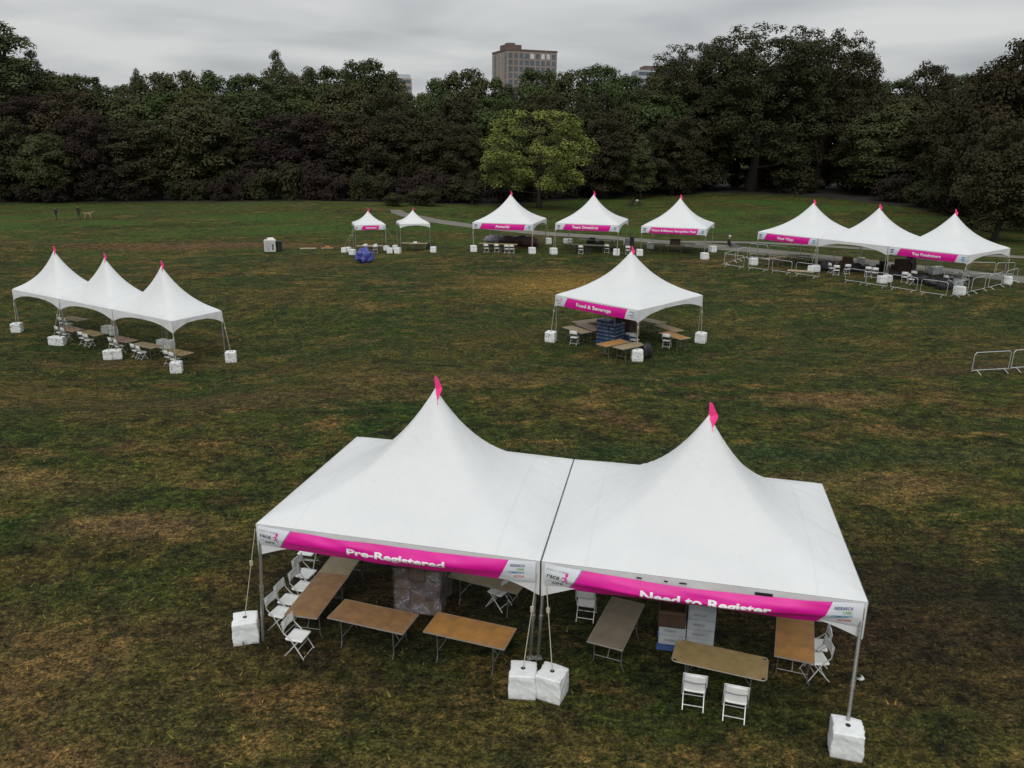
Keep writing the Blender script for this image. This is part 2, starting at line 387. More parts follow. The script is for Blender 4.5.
def sheet(name, pts, width, mat, dz, kind='structure', step=1.2):
    """ribbon that follows the ground; pts = centre line, width per point"""
    P = []
    for i in range(len(pts)-1):
        a, b = Vector(pts[i][:2]), Vector(pts[i+1][:2]); n = max(1, int((b-a).length/step))
        for k in range(n): P.append((a.lerp(b, k/n), width[i]+(width[i+1]-width[i])*k/n))
    P.append((Vector(pts[-1][:2]), width[-1])); m = MB(); nc = 7
    for i, (p, wd) in enumerate(P):
        d = (P[min(i+1, len(P)-1)][0]-P[max(i-1, 0)][0]).normalized(); nrm = Vector((-d.y, d.x))
        for c in range(nc):
            e = (c/(nc-1)-.5)*wd*(1+.05*mnoise.noise(Vector((i*.4, c, 9)))); q = p+nrm*e
            m.v.append((q.x, q.y, ground(q.x, q.y)+dz))
    for i in range(len(P)-1):
        for c in range(nc-1): m.f.append((i*nc+c, i*nc+c+1, (i+1)*nc+c+1, (i+1)*nc+c)); m.mi.append(0)
    return tag(m.build(name, mat, smooth=True), kind=kind)
mp_ = [gp(395.5, 210), gp(399, 213), gp(409, 215.5), gp(434, 220.8), gp(474, 226.3), gp(510, 230), gp(550, 234), gp(600, 237), gp(650, 241), gp(700, 245.5), gp(750, 250), gp(800, 254.5), gp(860, 261), gp(920, 268), gp(965, 273), gp(1060, 284)]
sheet('path', mp_, [1.6, 2.2, 2.8, 3.0, 3.0, 3.2, 3.4, 3.6, 3.8, 4, 4, 3.8, 4, 4, 4, 4], MT['path'], .02)
bp_ = [gp(668, 241.5), gp(700, 242), gp(760, 243), gp(820, 246), gp(900, 251), gp(1014, 257), gp(1100, 262)]
sheet('side_path', bp_, [1.5, 2.4, 2.2, 2.0, 2.0, 2.0, 2.0], MT['path'], .032)
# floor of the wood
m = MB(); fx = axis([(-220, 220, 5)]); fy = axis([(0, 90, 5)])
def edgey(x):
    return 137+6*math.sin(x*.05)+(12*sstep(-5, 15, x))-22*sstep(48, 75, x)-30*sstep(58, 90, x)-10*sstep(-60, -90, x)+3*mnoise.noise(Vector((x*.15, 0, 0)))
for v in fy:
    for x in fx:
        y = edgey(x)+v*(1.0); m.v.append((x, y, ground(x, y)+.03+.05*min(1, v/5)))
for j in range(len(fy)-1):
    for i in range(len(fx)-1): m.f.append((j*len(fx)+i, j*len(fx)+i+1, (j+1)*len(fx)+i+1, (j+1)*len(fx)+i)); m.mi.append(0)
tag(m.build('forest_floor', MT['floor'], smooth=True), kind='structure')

# grass blades on the near turf
rg = np.random.default_rng(5)
N = 170000
gx = []; k = 0
Y = 7.5+ (rg.random(N)**1.5)*40; X = (rg.random(N)-.5)*2*(Y*.75+4)
clump = rg.random(N)
zz = np.array([ground(a, b) for a, b in zip(X[::10], Y[::10])]); zz = np.repeat(zz, 10)[:N]
th = rg.random(N)*6.283; big = rg.random(N) > .88; hh = .02+.045*rg.random(N)**2+.03*big; ww = .008+.012*rg.random(N)+.012*big; lean = rg.normal(0, .04, (N, 2))*(1+big)[:, None]
V = np.zeros((N, 3, 3)); c_, s_ = np.cos(th)*ww, np.sin(th)*ww
V[:, 0] = np.stack([X-c_, Y-s_, zz-.01], 1); V[:, 1] = np.stack([X+c_, Y+s_, zz-.01], 1); V[:, 2] = np.stack([X+lean[:, 0], Y+lean[:, 1], zz+hh], 1)
me = bpy.data.meshes.new('grass'); me.vertices.add(N*3); me.vertices.foreach_set('co', V.ravel()); me.loops.add(N*3); me.loops.foreach_set('vertex_index', np.arange(N*3)); me.polygons.add(N)
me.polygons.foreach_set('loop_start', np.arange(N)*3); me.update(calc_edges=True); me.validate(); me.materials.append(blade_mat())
go = bpy.data.objects.new('grass', me); COL.objects.link(go); tag(go, 'short worn grass tufts over the brown turf of the field', 'grass', kind='stuff')

# ------------------------------------------------------------------ tents
def shape_z(s, al=.63): return al*s+(1-al)*s**3
def rho(a, b):
    mxn = max(abs(a), abs(b)); e = math.hypot(a, b)
    return .5*mxn+.5*(e*(1-mxn**2)+mxn*mxn**2)
def quad(c, a, b):      # a,b in -1..1 over corners FL,FR,BR,BL
    u, v = (a+1)/2, (b+1)/2
    p = c[0]*(1-u)*(1-v)+c[1]*u*(1-v)+c[2]*u*v+c[3]*(1-u)*v
    return p
def tent(corners, ze, rise, label, group=None, hscale=1, vd=(.22, .70), poles=(1, 1, 1, 1), flagdir=1, small=False, al=.63, pk=(0, 0), feet={}):
    c = [Vector((p[0], p[1], 0)) for p in corners]
    ctr = sum(c, Vector())/4; gz = ground(ctr.x, ctr.y)
    root = empty('frame_tent', (ctr.x, ctr.y, gz), 0, label, 'tent', group)
    L = [p-ctr for p in c]; ze = ze-gz
    # canopy
    n = 36; m = MB()
    for j in range(n+1):
        for i in range(n+1):
            a = 2*i/n-1; b = 2*j/n-1
            a = math.copysign(abs(a)**1.25, a); b = math.copysign(abs(b)**1.25, b)
            p = quad(L, a, b); s = 1-rho(a, b); p = p+Vector((pk[0], pk[1], 0))*max(0, s)
            z = ze+rise*shape_z(max(0, s), al)
            edge = 1-max(abs(a), abs(b))
            z -= .045*math.exp(-edge/.02)                         # soft turned-over hem
            z += .012*mnoise.noise(Vector((p.x*1.1+ctr.x, p.y*1.1, 5)))*min(1, edge*6)
            m.v.append((p.x, p.y, z))
    for j in range(n):
        for i in range(n): q = j*(n+1)+i; m.f.append((q, q+1, q+n+2, q+n+1)); m.mi.append(0)
    cano = m.build('canopy', MT['vinyl'], root, smooth=True)
    uvl = cano.data.uv_layers.new(name='UVMap'); N1 = n+1
    for lp in cano.data.loops:
        q = lp.vertex_index; i, j = q % N1, q//N1; uvl.data[lp.index].uv = (i/n, j/n)
    # valances: four scalloped skirts
    for k in range(4):
        a, b = L[k], L[(k+1) % 4]; d = (b-a).normalized(); out = Vector((d.y, -d.x, 0)); m = MB(); nn = 40; rows = 6
        if (a+b).dot(out) < 0: out = -out
        for i in range(nn+1):
            t = i/nn; dep = vd[0]+(vd[1]-vd[0])*abs(2*t-1)**2.6
            for r_ in range(rows+1):
                v = r_/rows; p = a.lerp(b, t)+out*(.012+.03*v*mnoise.noise(Vector((t*9+k*7, v*.8, ctr.x))))
                m.v.append((p.x, p.y, ze-.045-dep*v))
        for i in range(nn):
            for r_ in range(rows): q = i*(rows+1)+r_; m.f.append((q, q+rows+1, q+rows+2, q+1)); m.mi.append(0)
        m.build('valance', MT['vinyl'], root, smooth=True)
    # frame under the canopy: eave tubes, crossing cables, centre mast
    m = MB(); ins = [p*.985+Vector((0, 0, ze-.10)) for p in L]
    for k in range(4): m.tube([ins[k], ins[(k+1) % 4]], .028, 6)
    m.tube([ins[0], ins[2]], .008, 5); m.tube([ins[1], ins[3]], .008, 5)
    m.tube([(pk[0], pk[1], ze-.35), (pk[0], pk[1], ze+rise-.12)], .03, 6)
    m.build('frame', MT['alu'], root)
    for k in range(4):
        if not poles[k]: continue
        p = L[k]*.982; z0 = ground(ctr.x+p.x, ctr.y+p.y)-gz; m = MB()
        f_ = Vector((p.x, p.y, z0)); t_ = Vector((p.x, p.y, ze-.08))
        if k in feet: f_ = feet[k]-Vector((ctr.x, ctr.y, gz))
        m.tube([f_, t_], .035 if not small else .025, 10)
        m.box((f_.x, f_.y, z0+.008), (.16, .16, .016), .3); m.tube([f_.lerp(t_, .43), f_.lerp(t_, .48)], .046, 10)
        m.build('pole', MT['alu'], root, smooth=False)
    # pennant on the peak
    m = MB(); zt = ze+rise; f = hscale
    m.cur = 0; hh_ = .62*f
    base = [(0, 0, zt-.05), (-.01*f, 0, zt+.29*f), (.05*f, -.02*f, zt+.27*f), (.17*f*flagdir, -.06*f, zt+.02*f), (.10*f*flagdir, -.05*f, zt-.03*f), (.17*f*flagdir, -.13*f, zt-.02*f), (.06*f*flagdir, -.16*f, zt-.26*f),
            (.10*f*flagdir, -.24*f, zt-.52*f), (.05*f*flagdir, -.22*f, zt-.50*f)]
    th_ = Vector((0, .025, 0)); vs_ = [Vector(v)+Vector((pk[0], pk[1], 0)) for v in base]; o = len(vs_)
    allv = vs_+[v+th_ for v in vs_]
    fs = [(0, 1, 2, 3), (0, 3, 4), (4, 3, 5), (4, 5, 6), (0, 4, 6), (6, 7, 8)]
    m.add(allv, fs+[tuple(i+o for i in reversed(f_)) for f_ in fs]+[(0, o, o+1, 1), (1, o+1, o+2, 2), (2, o+2, o+3, 3), (3, o+3, o+5, 5), (5, o+5, o+6, 6), (6, o+6, o+7, 7), (7, o+7, o+8, 8), (8, o+8, o+6, 6)])
    m.build('pennant', MT['flag'], root)
    return root, [ctr+p for p in L], ze+gz

def textmesh(body, size, bold=.02, shear=0):
    cu = bpy.data.curves.new('t', 'FONT'); cu.body = body; cu.size = size; cu.offset = bold*size; cu.shear = shear; cu.resolution_u = 4; cu.align_x = 'LEFT'
    o = bpy.data.objects.new('t', cu); COL.objects.link(o); dg = bpy.context.evaluated_depsgraph_get()
    me = bpy.data.meshes.new_from_object(o.evaluated_get(dg)); bpy.data.objects.remove(o); bpy.data.curves.remove(cu)
    return me
def wrap_text(body, name, size, u0, v0, S, Wd, Hd, mat, parent, width=None, bold=.02, shear=0, fine=True):
    """print text onto a cloth surface S(u,v); u0 left edge, v0 baseline (both in metres on the cloth)"""
    me = textmesh(body, size, bold, shear); bm = bmesh.new(); bm.from_mesh(me)
    xs_ = [v.co.x for v in bm.verts]; x0, x1 = min(xs_), max(xs_); k = (width/(x1-x0)) if width else 1
    for v in bm.verts: v.co.x = (v.co.x-x0)*k
    if fine:
        ymn = min(v.co.y for v in bm.verts); ymx = max(v.co.y for v in bm.verts); xm = (x1-x0)*k
        for i in range(1, 12):
            y = ymn+(ymx-ymn)*i/12
            bmesh.ops.bisect_plane(bm, geom=bm.verts[:]+bm.edges[:]+bm.faces[:], plane_co=(0, y, 0), plane_no=(0, 1, 0))
        for i in range(1, 24):
            bmesh.ops.bisect_plane(bm, geom=bm.verts[:]+bm.edges[:]+bm.faces[:], plane_co=(xm*i/24, 0, 0), plane_no=(1, 0, 0))
    for v in bm.verts:
        u = (u0+v.co.x)/Wd; t = (v0-v.co.y)/Hd; e = .01
        p = S(u, t); nrm = (S(u+e, t)-p).cross(S(u, t-e)-p).normalized(); v.co = p+nrm*.006
    bm.to_mesh(me); bm.free(); me.materials.clear(); me.materials.append(mat)
    o = bpy.data.objects.new(name, me); COL.objects.link(o); o.parent = parent; return o

def banner(A, B, H, text, label, t0, t1, tsize, tv, bulge=.10, sag=.10, tuck=0, fine=True, hang=.10, inset=.02, seed=0, logo=True, group=None, pinkr=(.09, .135, .865, .90)):
    """A,B: top corners (world) facing the viewer with A on the left"""
    d = (B-A); W = d.length; dn = d.normalized(); out = Vector((dn.y, -dn.x, 0)).normalized()
    base = A.lerp(B, .5); root0 = base.copy(); root0.z -= H
    def S(u, v):
        bell = (4*u*(1-u))
        p = A+d*u-root0
        wv = .5*mnoise.noise(Vector((u*3.1+seed, v*1.6+u*2, 2)))+.30*mnoise.noise(Vector((u*8+seed, v*3.4-u*3, 7)))
        z = -hang-sag*bell**.8-H*v
        o_ = .035+bulge*math.sin(math.pi*min(1, max(0, v*.93+.05)))*(.35+.65*bell)+(.11 if fine else .035)*wv*(.25+.75*bell)
        if tuck: 
            o_ -= tuck*bell*max(0, v-.5)**1.0; o_ += tuck*.9*bell*max(0, v-.74)
        z += (.05*bell*max(0, v-.5))*(1 if tuck else .4)
        return p+out*o_+Vector((0, 0, z))
    def grid(ua, ub, nu, mat, name, par):
        m = MB(); nv = 18 if fine else 8
        for i in range(nu+1):
            for j in range(nv+1):
                v = j/nv; a = ua(v); b = ub(v); m.v.append(tuple(S(a+(b-a)*i/nu, v)))
        for i in range(nu):
            for j in range(nv): q = i*(nv+1)+j; m.f.append((q, q+1, q+nv+2, q+nv+1)); m.mi.append(0)
        o = m.build(name, mat, par, smooth=True)
        return o
    bl, tl, br, tr_ = pinkr
    root = empty('banner', root0, 0, label, 'banner', group)
    nu = 70 if fine else 24
    grid(lambda v: tl+(bl-tl)*v, lambda v: tr_+(br-tr_)*v, nu, MT['pink'], 'pink_panel', root)
    e1 = grid(lambda v: inset, lambda v: tl+(bl-tl)*v-.0035, 12, MT['bwhite'], 'end_panel', root)
    e2 = grid(lambda v: tr_+(br-tr_)*v, lambda v: 1-inset, 12, MT['bwhite'], 'end_panel', root)
    grid(lambda v: tl+(bl-tl)*v-.0035, lambda v: tl+(bl-tl)*v, 1, MT['teal'], 'border_line', root)
    wrap_text(text, 'lettering', tsize*H, t0*W, tv*H, S, W, H, MT['txt'], root, (t1-t0)*W, .036, 0, fine)
    if logo:
        s = H
        wrap_text('race', 'logo_lettering', .30*s, .020*W, .52*s, S, W, H, MT['tdark'], e1, .043*W, .012, .25, fine)
        wrap_text('cure', 'logo_lettering', .26*s, .037*W, .80*s, S, W, H, MT['tdark'], e1, .036*W, .012, .25, fine)
        wrap_text('for the', 'logo_lettering', .09*s, .020*W, .68*s, S, W, H, MT['tgrey'], e1, .015*W, .01, .1, False)
        for (wd_, a_, b_) in (('SUSAN', .018, .026), ('G.', .048, .007), ('KOMEN', .060, .032)): wrap_text(wd_, 'logo_lettering', .095*s, a_*W, .22*s, S, W, H, MT['tgrey'], e1, b_*W, .004, 0, False)
        # ribbon emblem: looped ribbon drawn as a runner
        m = MB()
        def strip(pts, w_):
            for a, b in zip(pts[:-1], pts[1:]):
                a = Vector(a); b = Vector(b); n_ = Vector((-(b-a).y, (b-a).x)).normalized()*w_/2; ee = (b-a).normalized()*w_*.3
                q = [a-ee+n_, a-ee-n_, b+ee-n_, b+ee+n_]; vs_ = []
                for p in q:
                    u = (.080*W+p.x*s*.30)/W; v = .48-p.y*.30
                    P0 = S(u, v); nr = (S(u+.01, v)-P0).cross(S(u, v-.01)-P0).normalized(); vs_.append(P0+nr*.008)
                m.add(vs_, [(0, 1, 2, 3)])
        strip([(-.35, .25), (-.1, .35), (.12, .3), (.2, .55), (.32, .85)], .13)
        strip([(.2, .55), (.36, .60), (.38, .86), (.2, .92), (.12, .72), (.2, .5)], .11)
        strip([(.18, .5), (.05, .1), (.28, -.1), (.22, -.42)], .14)
        strip([(.05, .1), (-.05, -.2), (-.3, -.3)], .12)
        strip([(.12, .3), (.4, .12)], .10)
        m.build('ribbon_emblem', MT['pink'], e1)
        x0 = .905*W
        for (tx, mm, yy, off, wd) in (('RESEARCH', 'tpurple', .26, .02, .62), ('CARE', 'tgreen', .42, .30, .32), ('COMMUNITY', 'tblue', .58, -.07, .72), ('ACTION', 'tred', .77, .17, .46)):
            wrap_text(tx, 'logo_lettering', .155*s, x0+off*s*1.0, yy*s, S, W, H, MT[mm], e2, wd*s, .02, 0, fine)
    else:
        for (e, x0) in ((e1, .035), (e2, .925)):
            m = MB()
            for (v0, v1, wd) in ((.25, .38, .055), (.48, .58, .045), (.68, .76, .05)):
                vs_ = []
                for (u, v) in ((x0, v0), (x0+wd*(.9 if e is e1 else .8), v0), (x0+wd*(.9 if e is e1 else .8), v1), (x0, v1)):
                    P0 = S(u, v); vs_.append(P0+out*.012)
                m.add(vs_, [(3, 2, 1, 0)])
            m.build('small_print', MT['tblue'] if e is e2 else MT['tpurple'], e)
    return root

# ---- anchoring weights
def make_weight():
    r = empty('tent_weight', (0, 0, 0)); tag(r, 'weight', 'weight'); rr = random.Random(3)
    bm = bmesh.new(); bmesh.ops.create_cube(bm, size=1); bmesh.ops.subdivide_edges(bm, edges=bm.edges[:], cuts=17, use_grid_fill=True)
    for v in bm.verts:
        x, y, z = v.co
        n = mnoise.noise(Vector((x*3+4, y*3, z*3.2))); n2 = mnoise.noise(Vector((x*7+9, y*7, z*9)))
        side = max(abs(x), abs(y)) > .45
        k = 1-.025*abs(2*z)**6; fo = 1-abs(mnoise.noise(Vector((x*3.2+z*2.5+2, y*3.2-z*1.5, z*2.2)))*2)
        v.co = Vector((x*.56*k*(1.03-.04*z), y*.56*k, (z+.5)*.60+.002))
        if side and z > -.45: v.co += Vector((x, y, 0)).normalized()*(.020*n+.008*n2+.018*(fo**5))
        if z > .45: v.co.z += .010*n-.03*max(0, abs(x)+abs(y)-.5)
    me = bpy.data.meshes.new('cover'); bm.to_mesh(me); bm.free(); me.materials.append(MT['sack'])
    o = bpy.data.objects.new('cover', me); COL.objects.link(o); o.parent = r
    me.polygons.foreach_set('use_smooth', [True]*len(me.polygons))
    m = MB(); m.tube([(0, 0, .58), (0, 0, .612)], .05, 12); m.build('strap_hole', MT['dark'], r)
    return r
WEIGHT = Proto(make_weight)
def strap_to(wt, top):
    """cream strap running from the hole of a weight up to the eave; a part of the weight"""
    m = MB(); loc = Vector(wt.location); rz = wt.rotation_euler.z; q = Matrix.Rotation(-rz, 3, 'Z') @ (Vector(top)-loc)
    q = Vector((q.x/wt.scale.x, q.y/wt.scale.y, q.z/wt.scale.z)); a = Vector((0, 0, .60)); pts = [a.lerp(q, t) for t in (0, .33, .66, 1)]
    m.tube(pts, .011, 6); mid = a.lerp(q, .62); m.box(mid, (.07, .05, .12)); m.build('strap', MT['rope'], wt)

# ---- folding chair (faces +y, sitter looks to +y)
def make_chair():
    r = empty('folding_chair', (0, 0, 0)); tag(r, 'chair', 'chair')
    m = MB(); n = 8
    for i in range(n+1):
        for j in range(n+1):
            x = (i/n-.5)*.42; y = (j/n-.5)*.40
            k = .92 if j == 0 else (.97 if j == n else 1)
            m.v.append((x*k, y, .452-.018*(1-(2*i/n-1)**2)*(1-(2*j/n-1)**2)+.004))
    for i in range(n):
        for j in range(n): q = i*(n+1)+j; m.f.append((q, q+n+1, q+n+2, q+1)); m.mi.append(0)
    o = m.build('seat', MT['chair'], r, smooth=True); md = o.modifiers.new('s', 'SOLIDIFY'); md.thickness = .03
    m = MB()
    for i in range(n+1):
        for j in range(5):
            x = (i/n-.5)*.44; zz_ = .66+.19*j/4; y = -.205-.05*(zz_-.45)-.035*(1-(2*i/n-1)**2)
            zz_ += -.03*abs(2*i/n-1)**3 if j == 4 else 0
            m.v.append((x, y, zz_))
    for i in range(n):
        for j in range(4): q = i*5+j; m.f.append((q, q+5, q+6, q+1)); m.mi.append(0)
    o = m.build('backrest', MT['chair'], r, smooth=True); md = o.modifiers.new('s', 'SOLIDIFY'); md.thickness = .022
    for s in (-1, 1):
        m = MB(); m.tube([(s*.225, -.235, .86), (s*.225, -.20, .60), (s*.225, -.03, .44), (s*.225, .235, .012)], .013, 6); m.build('front_leg', MT['chairleg'], r)
        m = MB(); m.tube([(s*.20, .13, .44), (s*.20, -.24, .012)], .012, 6); m.build('rear_leg', MT['chairleg'], r)
    for (y_, z_, x_, r_) in ((.215, .04, .225, .010), (-.17, .09, .20, .010), (.10, .23, .225, .010), (-.235, .86, .225, .012)): m = MB(); m.tube([(-x_, y_, z_), (x_, y_, z_)], r_, 6); m.build('crossbar', MT['chairleg'], r)
    return r
CHAIR = Proto(make_chair)
# ---- folding table, long side along x
def make_table(mat, L=1.83, W=.76, rounded=0):
    def f():
        r = empty('folding_table', (0, 0, 0)); tag(r, 'table', 'table')
        bm = bmesh.new(); bmesh.ops.create_cube(bm, size=1); bmesh.ops.scale(bm, vec=(L, W, .022), verts=bm.verts[:]); bmesh.ops.translate(bm, vec=(0, 0, .735), verts=bm.verts[:])
        if rounded:
            es = [e for e in bm.edges if abs(e.verts[0].co.z-e.verts[1].co.z) > .01]; bmesh.ops.bevel(bm, geom=es, offset=rounded, segments=6, affect='EDGES')
        me = bpy.data.meshes.new('tabletop'); bm.to_mesh(me); bm.free(); me.materials.append(mat); o = bpy.data.objects.new('tabletop', me); COL.objects.link(o); o.parent = r
        m = MB(); e = .006; rd = rounded
        if not rd:
            for s in (-1, 1): m.box((0, s*(W/2+.004), .733), (L+.016, .008, .032)); m.box((s*(L/2+.004), 0, .733), (.008, W, .032))
        else:
            pts = []
            for (cx, cy, a0) in ((L/2-rd, W/2-rd, 0), (-L/2+rd, W/2-rd, 90), (-L/2+rd, -W/2+rd, 180), (L/2-rd, -W/2+rd, 270)):
                for k in range(5): a = R(a0+k*22.5); pts.append((cx+rd*math.cos(a), cy+rd*math.sin(a), .730))
            m.tube(pts+[pts[0]], .014, 6, False)
        m.build('edge_trim', MT['edge'], r)
        for s in (-1, 1):
            m = MB(); x = s*(L/2-.28)
            m.tube([(x, -W/2+.08, .72), (x, -W/2+.08, .16), (x, -W/2+.02, .015)], .013, 6)
            m.tube([(x, W/2-.08, .72), (x, W/2-.08, .16), (x, W/2-.02, .015)], .013, 6)
            m.tube([(x, -W/2+.08, .26), (x, W/2-.08, .26)], .011, 6); m.tube([(x, -W/2+.08, .70), (x, W/2-.08, .70)], .011, 6)
            m.tube([(x, 0, .26), (x-s*.30, 0, .70)], .009, 6)
            m.build('leg_frame', MT['legm'], r)
        return r
    return Proto(f)
TB = {k: make_table(MT[v]) for k, v in dict(brown='wood1', pale='wood2', orange='wood3', tan='wood4', grey='wood5', pink='wood6').items()}
TB['round'] = make_table(MT['wood4'], 1.83, .76, .09)
TABLE_LOG = []
def table_at(kind, px, edge, label, group, size=None):
    """px = centre of the top; edge = two photo points along a long edge, giving the heading"""
    c = gp(px[0], px[1], .745); a = gp(*edge[0], .745); b = gp(*edge[1], .745)
    rz = math.atan2(b.y-a.y, b.x-a.x); TABLE_LOG.append((label, round((b-a).length, 2)))
    return TB[kind].place(c, rz, label, group)
def chair_at(px, py, rz, label, group, h=.45):
    c = gp(px, py, h); c.z = ground(c.x, c.y); return CHAIR.place(c, rz, label, group)

HE, RISE = 2.698, 2.506
# ---- the two big tents in front
FC = [[onplane(*q, HE) for q in row] for row in (((256, 524), (541, 561.5), (868, 602.5)), ((357, 437), (574, 459.5), (822, 484)))]
def shrink(cs, e): 
    c = sum(cs, Vector())/4; return [c+(p-c)*(1-e) for p in cs]
gap = (FC[0][1]-FC[0][0]).normalized()*.018
tL, cL, zL = tent([FC[0][0], FC[0][1]-gap, FC[1][1]-gap, FC[1][0]], HE+.05, 2.49, 'large white peaked tent in the left foreground, carrying the Pre-Registered banner', 'large white tents in front', hscale=.95, al=.40, pk=(.15, 0), feet={0: gp(263, 640), 1: gp(530, 659)}, vd=(.24, .76))
tR, cR, zR = tent([FC[0][1]+gap, FC[0][2], FC[1][2], FC[1][1]+gap], HE+.05, 2.40, 'large white peaked tent in the right foreground, carrying the Need to Register banner', 'large white tents in front', hscale=.95, al=.40, pk=(.10, 0), feet={0: gp(538, 659), 1: Vector((*gp(846, 738, .3).xy, 0))}, vd=(.24, .78))
def bcorner(c, z): return Vector((c.x, c.y, z-.03))
banner(bcorner(cL[0], zL), bcorner(cL[1], zL), .47, 'Pre-Registered', 'wide pink banner reading Pre-Registered with white logo ends', .345, .69, .42, .60, bulge=.13, sag=.11, tuck=.16, fine=True, hang=.0, inset=.012, seed=2, group='pink banners on the tents')
banner(bcorner(cR[0], zR), bcorner(cR[1], zR), .51, 'Need to Register', 'wide pink banner reading Need to Register, folded through its letters', .325, .725, .42, .585, bulge=.16, sag=.15, tuck=.64, fine=True, hang=.0, inset=.012, seed=9, group='pink banners on the tents')
# small dark slots on the eave of the right tent
for (u, wd, hh_) in ((.318, .10, .02), (.402, .07, .02), (.455, .14, .02), (.70, .32, .05)):
    a = cR[0]-Vector(tR.location); b = cR[1]-Vector(tR.location); p = a.lerp(b, u); dd = (b-a).normalized(); oo = Vector((dd.y, -dd.x, 0)); m = MB()
    m.box((p.x+oo.x*.05, p.y+oo.y*.05, zR-tR.location.z-.10-hh_/2), (wd, .02, hh_), math.atan2(dd.y, dd.x)); m.build('eave_slot', MT['dark'], tR)

FR = math.atan2(FC[0][2].y-FC[0][0].y, FC[0][2].x-FC[0][0].x)
GW = 'white tent weights'
def weight_at(px, py, rz, label, strap=None, sc=1, group=GW):
    c = gp(px, py, .3*sc); c.z = ground(c.x, c.y)
    w_ = WEIGHT.place(c, rz, label, group, (sc, sc, sc))
    return w_
w1 = weight_at(246, 628, FR+.5, 'white weight beside the left pole of the Pre-Registered tent', None, .93)
w2 = weight_at(523, 680, FR+.15, 'white weight, left one of the pair between the two large tents', None, .93)
w3 = weight_at(552, 683, FR-.2, 'white weight, right one of the pair between the two large tents', None, .93)
w4 = weight_at(846, 738, FR-.05, 'white weight at the right front pole of the Need to Register tent', None, .93)
GT = 'folding tables under the tents'; GC = 'white folding chairs'
table_at('pale', (340, 565), ((317.5, 573), (334, 552)), 'pale folding table half behind the Pre-Registered banner, beyond a brown one', GT)
table_at('brown', (318, 594), ((287, 610), (317.7, 575)), 'brown folding table near the left pole of the Pre-Registered tent, chairs along it', GT)
table_at('brown', (373, 616), ((328, 616), (404.6, 631.6)), 'brown folding table across the front of the Pre-Registered tent, left of the two', GT)
table_at('orange', (470, 630), ((424, 629.6), (504, 646.5)), 'orange-brown folding table across the front of the Pre-Registered tent, near the middle weights', GT)
table_at('pale', (489, 577), ((474, 578), (502, 585)), 'pale folding table at the back right below the Pre-Registered banner', GT)
table_at('grey', (617, 622), ((589.3, 637.7), (611.8, 599.6)), 'grey-brown folding table standing alone at the left of the Need to Register tent', GT)
table_at('round', (720, 659), ((673.8, 657.9), (765.8, 677.8)), 'tan folding table with rounded corners, two chairs in front of it', GT)
table_at('orange', (795, 634), ((775, 650), (777.4, 613.7)), 'bright orange folding table inside the right pole of the Need to Register tent', GT)
def face(px1, px2, hb=.75):
    """heading of a chair from its seat pixel and backrest pixel"""
    s = gp(*px1, .45); b = gp(*px2, hb); return math.atan2((s-b).y, (s-b).x)-math.pi/2
FXH = FR-math.pi/2
for (s, b, lab) in (((306, 573), (295, 566), 'white chair, farthest but one along the left brown table, by the banner'),
                    ((303, 586), (293, 576), 'white chair, third from the front along the left brown table'),
                    ((289, 599), (278.6, 590), 'white chair, second from the front along the left brown table'),
                    ((280.5, 611.6), (272.7, 598), 'white chair nearest the left tent weight, beside the brown table'),
                    ((298, 635), (287.5, 626), 'white chair set apart in front of the left brown table')):
    chair_at(s[0], s[1], FXH+rnd.uniform(-.12, .05), lab, GC)
chair_at(308, 551, FR+math.pi, 'white chair just under the left end of the Pre-Registered banner', GC)
chair_at(695.5, 672, FR+.0, 'white chair, left of the two pulled up to the rounded tan table', GC, .75)
chair_at(737, 683, FR-.05, 'white chair, right of the two pulled up to the rounded tan table', GC, .75)
chair_at(816.6, 644, FR+math.pi/2, 'white chair, farther of the two right of the orange table', GC)
chair_at(816.5, 658, FR+math.pi/2+.25, 'white chair, nearer of the two right of the orange table', GC)
chair_at(587, 590, FR, 'white chair behind the left logo of the Need to Register banner', GC, .75)
chair_at(499, 590, FR+1.2, 'white chair in the shade by the pale back table', GC, .45)

def boxes(mb, x0, y0, z0, nx_, ny_, nz_, sx, sy, sz, jit=.01, skip=(), rr=None):
    rr = rr or random.Random(1)
    for k in range(nz_):
        for j in range(ny_):
            for i in range(nx_):
                if (i, j, k) in skip: continue
                mb.box((x0+(i+.5)*sx+rr.uniform(-jit, jit), y0+(j+.5)*sy+rr.uniform(-jit, jit), z0+(k+.5)*sz), (sx-.012, sy-.012, sz-.008), rr.uniform(-.02, .02))
def pallet_mb(w_, l_):
    m = MB()
    for i in range(5): m.box((-w_/2+w_*(i+.5)/5, 0, .125), (w_/5*.75, l_, .02))
    for s in (-1, 0, 1): m.box((0, s*(l_/2-.05), .06), (w_, .09, .105))
    return m
# cartons wrapped in film under the left tent
c = gp(425, 612, 0)
c = gp(424, 603, 0); r = empty('pallet_load', c, FR+.06, 'film-wrapped stack of brown cartons on a pallet under the Pre-Registered banner', 'pallet load')
pallet_mb(1.1, 1.0).build('pallet', MT['palletw'], r)
for k in range(4):
    for i in range(3):
        for j in range(2):
            m = MB(); m.box((-.37+i*.37, -.25+j*.5, .14+.26*(k+.5)), (.36, .48, .25), rnd.uniform(-.03, .03)); m.build('carton', MT['card' if (i+j+k) % 3 else 'carddark'], r, bevel=.008)
m = MB(); nn = 48
for k in range(13):
    z = .06+1.16*k/12
    for i in range(nn):
        a = 2*math.pi*i/nn; ca, sa = math.cos(a), math.sin(a); q = max(abs(ca), abs(sa)); rr_ = (.585/q)
        rr_ += .025*mnoise.noise(Vector((ca*4, sa*4, z*3)))
        m.v.append((ca*rr_, sa*rr_*.92, z))
